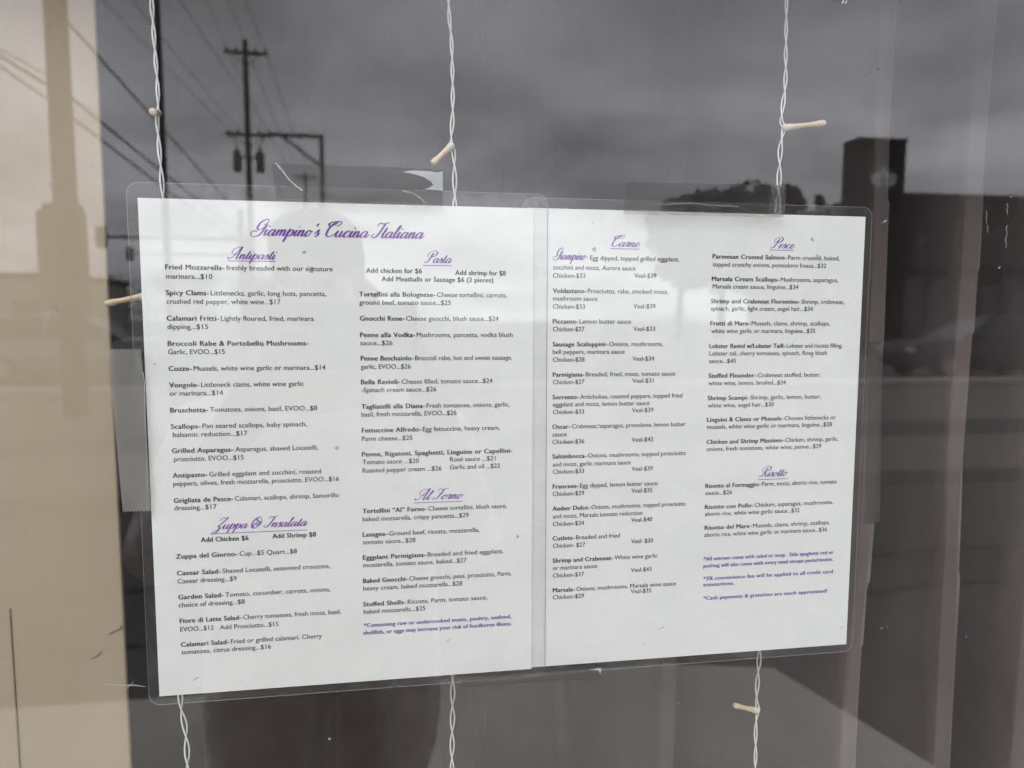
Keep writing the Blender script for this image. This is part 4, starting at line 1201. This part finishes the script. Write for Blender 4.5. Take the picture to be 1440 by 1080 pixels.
V = [(bx, by, .86), (bx, by+.01, 1.02), (bx, by, 1.17), (bx, by-.01, 1.28), (bx, by+.02, 1.35), (bx, by+.035, 1.435), (bx, by+.03, 1.51),
     (bx-.18, by, sh), (bx-.235, by+.10, 1.03), tuple(hl - RIGHT*.02 - UP*.055 - FWD*.03), tuple(hl - RIGHT*.008 - UP*.02),
     (bx+.18, by, sh), (bx+.245, by+.10, 1.03), tuple(hr + RIGHT*.02 - UP*.055 - FWD*.03), tuple(hr + RIGHT*.008 - UP*.02),
     (bx-.10, by, .80), (bx-.11, by+.02, .50), (bx-.12, by-.01, .09), (bx-.13, by+.12, .045),
     (bx+.10, by, .80), (bx+.11, by+.02, .50), (bx+.12, by-.01, .09), (bx+.13, by+.12, .045)]
E = [(0,1),(1,2),(2,3),(3,4),(4,5),(5,6),(3,7),(7,8),(8,9),(9,10),(3,11),(11,12),(12,13),(13,14),(0,15),(15,16),(16,17),(17,18),(0,19),(19,20),(20,21),(21,22)]
RD = [.135,(.14,.11),(.15,.12),.07,.055,(.078,.095),(.06,.075),.055,.045,.028,.022,.055,.045,.028,.022,.085,.058,.04,.035,.085,.058,.04,.035]
def wl(o): o.matrix_parent_inverse = Matrix.Translation(-Vector(pe.location)); return o
body = wl(skin('body', V, E, RD, SKIN, pe))
hand_parts = []
def hand(wr, sgn, wrap=1.0):
    """palm behind the end of the phone, four fingers curled round to its front edge, thumb underneath"""
    out = RIGHT*sgn
    base = Vector(wr)
    palm = base + UP*.035 - out*.004
    vs = [base - UP*.02, base + UP*.01, palm]; es = [(0, 1), (1, 2)]; rs = [.021, (.026, .015), (.030, .015)]
    for k, (du, ln) in enumerate(((.026, .92), (.009, 1.0), (-.008, .95), (-.024, .78))):
        a = palm + UP*du + out*.006
        b = a + out*.006*wrap + FWD*.022*ln*wrap - out*.012*(1-wrap) - FWD*.004*(1-wrap)
        c = b - out*.018*ln + FWD*.012*ln*wrap
        d = c - out*.018*ln
        i = len(vs); vs += [a, b, c, d]; es += [(2, i), (i, i+1), (i+1, i+2), (i+2, i+3)]; rs += [.0095, .009, .008, .007]
    a = palm - UP*.022 - out*.012; b = a - out*.022 - UP*.006 - FWD*.004; c = b - out*.022 + UP*.004
    i = len(vs); vs += [a, b, c]; es += [(2, i), (i, i+1), (i+1, i+2)]; rs += [.012, .010, .008]
    return skin('hand', vs, es, rs, SKIN, pe, 2, 1)
wl(hand(hl - UP*.02, -1)); wl(hand(hr - UP*.035 - FWD*.016, 1, 0.0))
# jacket and trousers as garments over the body
JV = [(bx, by, .52), (bx, by+.01, .78), (bx, by+.01, 1.0), (bx, by, 1.15), (bx, by-.01, 1.25), (bx, by+.005, 1.33),
      V[7], V[8], tuple(Vector(V[9]).lerp(Vector(V[8]), .12)), V[11], V[12], tuple(Vector(V[13]).lerp(Vector(V[12]), .12))]
JE = [(0,1),(1,2),(2,3),(3,4),(4,5),(4,6),(6,7),(7,8),(4,9),(9,10),(10,11)]
JR = [(.215,.16),(.222,.165),(.212,.15),(.20,.15),(.155,.115),(.078,.078),.080,.066,.045,.080,.066,.045]
wl(skin('jacket', JV, JE, JR, JACKET, pe))
TV = [(bx, by, .82), (bx-.088, by, .71), (bx-.11, by+.02, .50), (bx-.12, by-.01, .10), (bx+.088, by, .71), (bx+.11, by+.02, .46), (bx+.12, by-.01, .10)]
wl(skin('trousers', TV, [(0,1),(1,2),(2,3),(0,4),(4,5),(5,6)], [(.12,.10),.092,.078,.066,.092,.078,.066], TROUSERS, pe))
for s in (-1, 1):
    wl(skin('shoe', [(bx+s*.12, by-.05, .05), (bx+s*.122, by+.04, .055), (bx+s*.13, by+.17, .04)], [(0,1),(1,2)], [(.045,.05),(.048,.055),(.04,.035)], SHOE, pe))
wl(skin('hair', [(bx, by-.03, 1.415), (bx, by-.03, 1.495), (bx, by+.02, 1.56), (bx, by+.085, 1.55)], [(0,1),(1,2),(2,3)], [(.075,.06),(.088,.075),(.085,.06),(.06,.03)], HAIR, pe))
# face: nose, ears, eyes, mouth
fy = by + .128
g = G(); g.tube([(bx, fy-.012, 1.475), (bx, fy+.006, 1.450), (bx, fy+.018, 1.428), (bx, fy-.008, 1.420)], [.007, .009, .012, .008], 8); wl(g.obj('nose', SKIN, pe, True))
for s in (-1, 1):
    g = G(); g.tube([(bx+s*.032, fy-.014, 1.473), (bx+s*.032, fy-.004, 1.473)], [.012, .008], 10); wl(g.obj('eye', HAIR, pe, True))
    g = G(); g.tube([(bx+s*.078, by+.03, 1.475), (bx+s*.092, by+.022, 1.460), (bx+s*.086, by+.03, 1.425)], [.010, .014, .008], 8); wl(g.obj('ear', SKIN, pe, True))
g = G(); g.tube([(bx-.022, fy-.012, 1.392), (bx, fy-.004, 1.390), (bx+.022, fy-.012, 1.392)], [.003, .006, .003], 8); wl(g.obj('mouth', mat('lips', (.33, .14, .12), .5), pe, True))
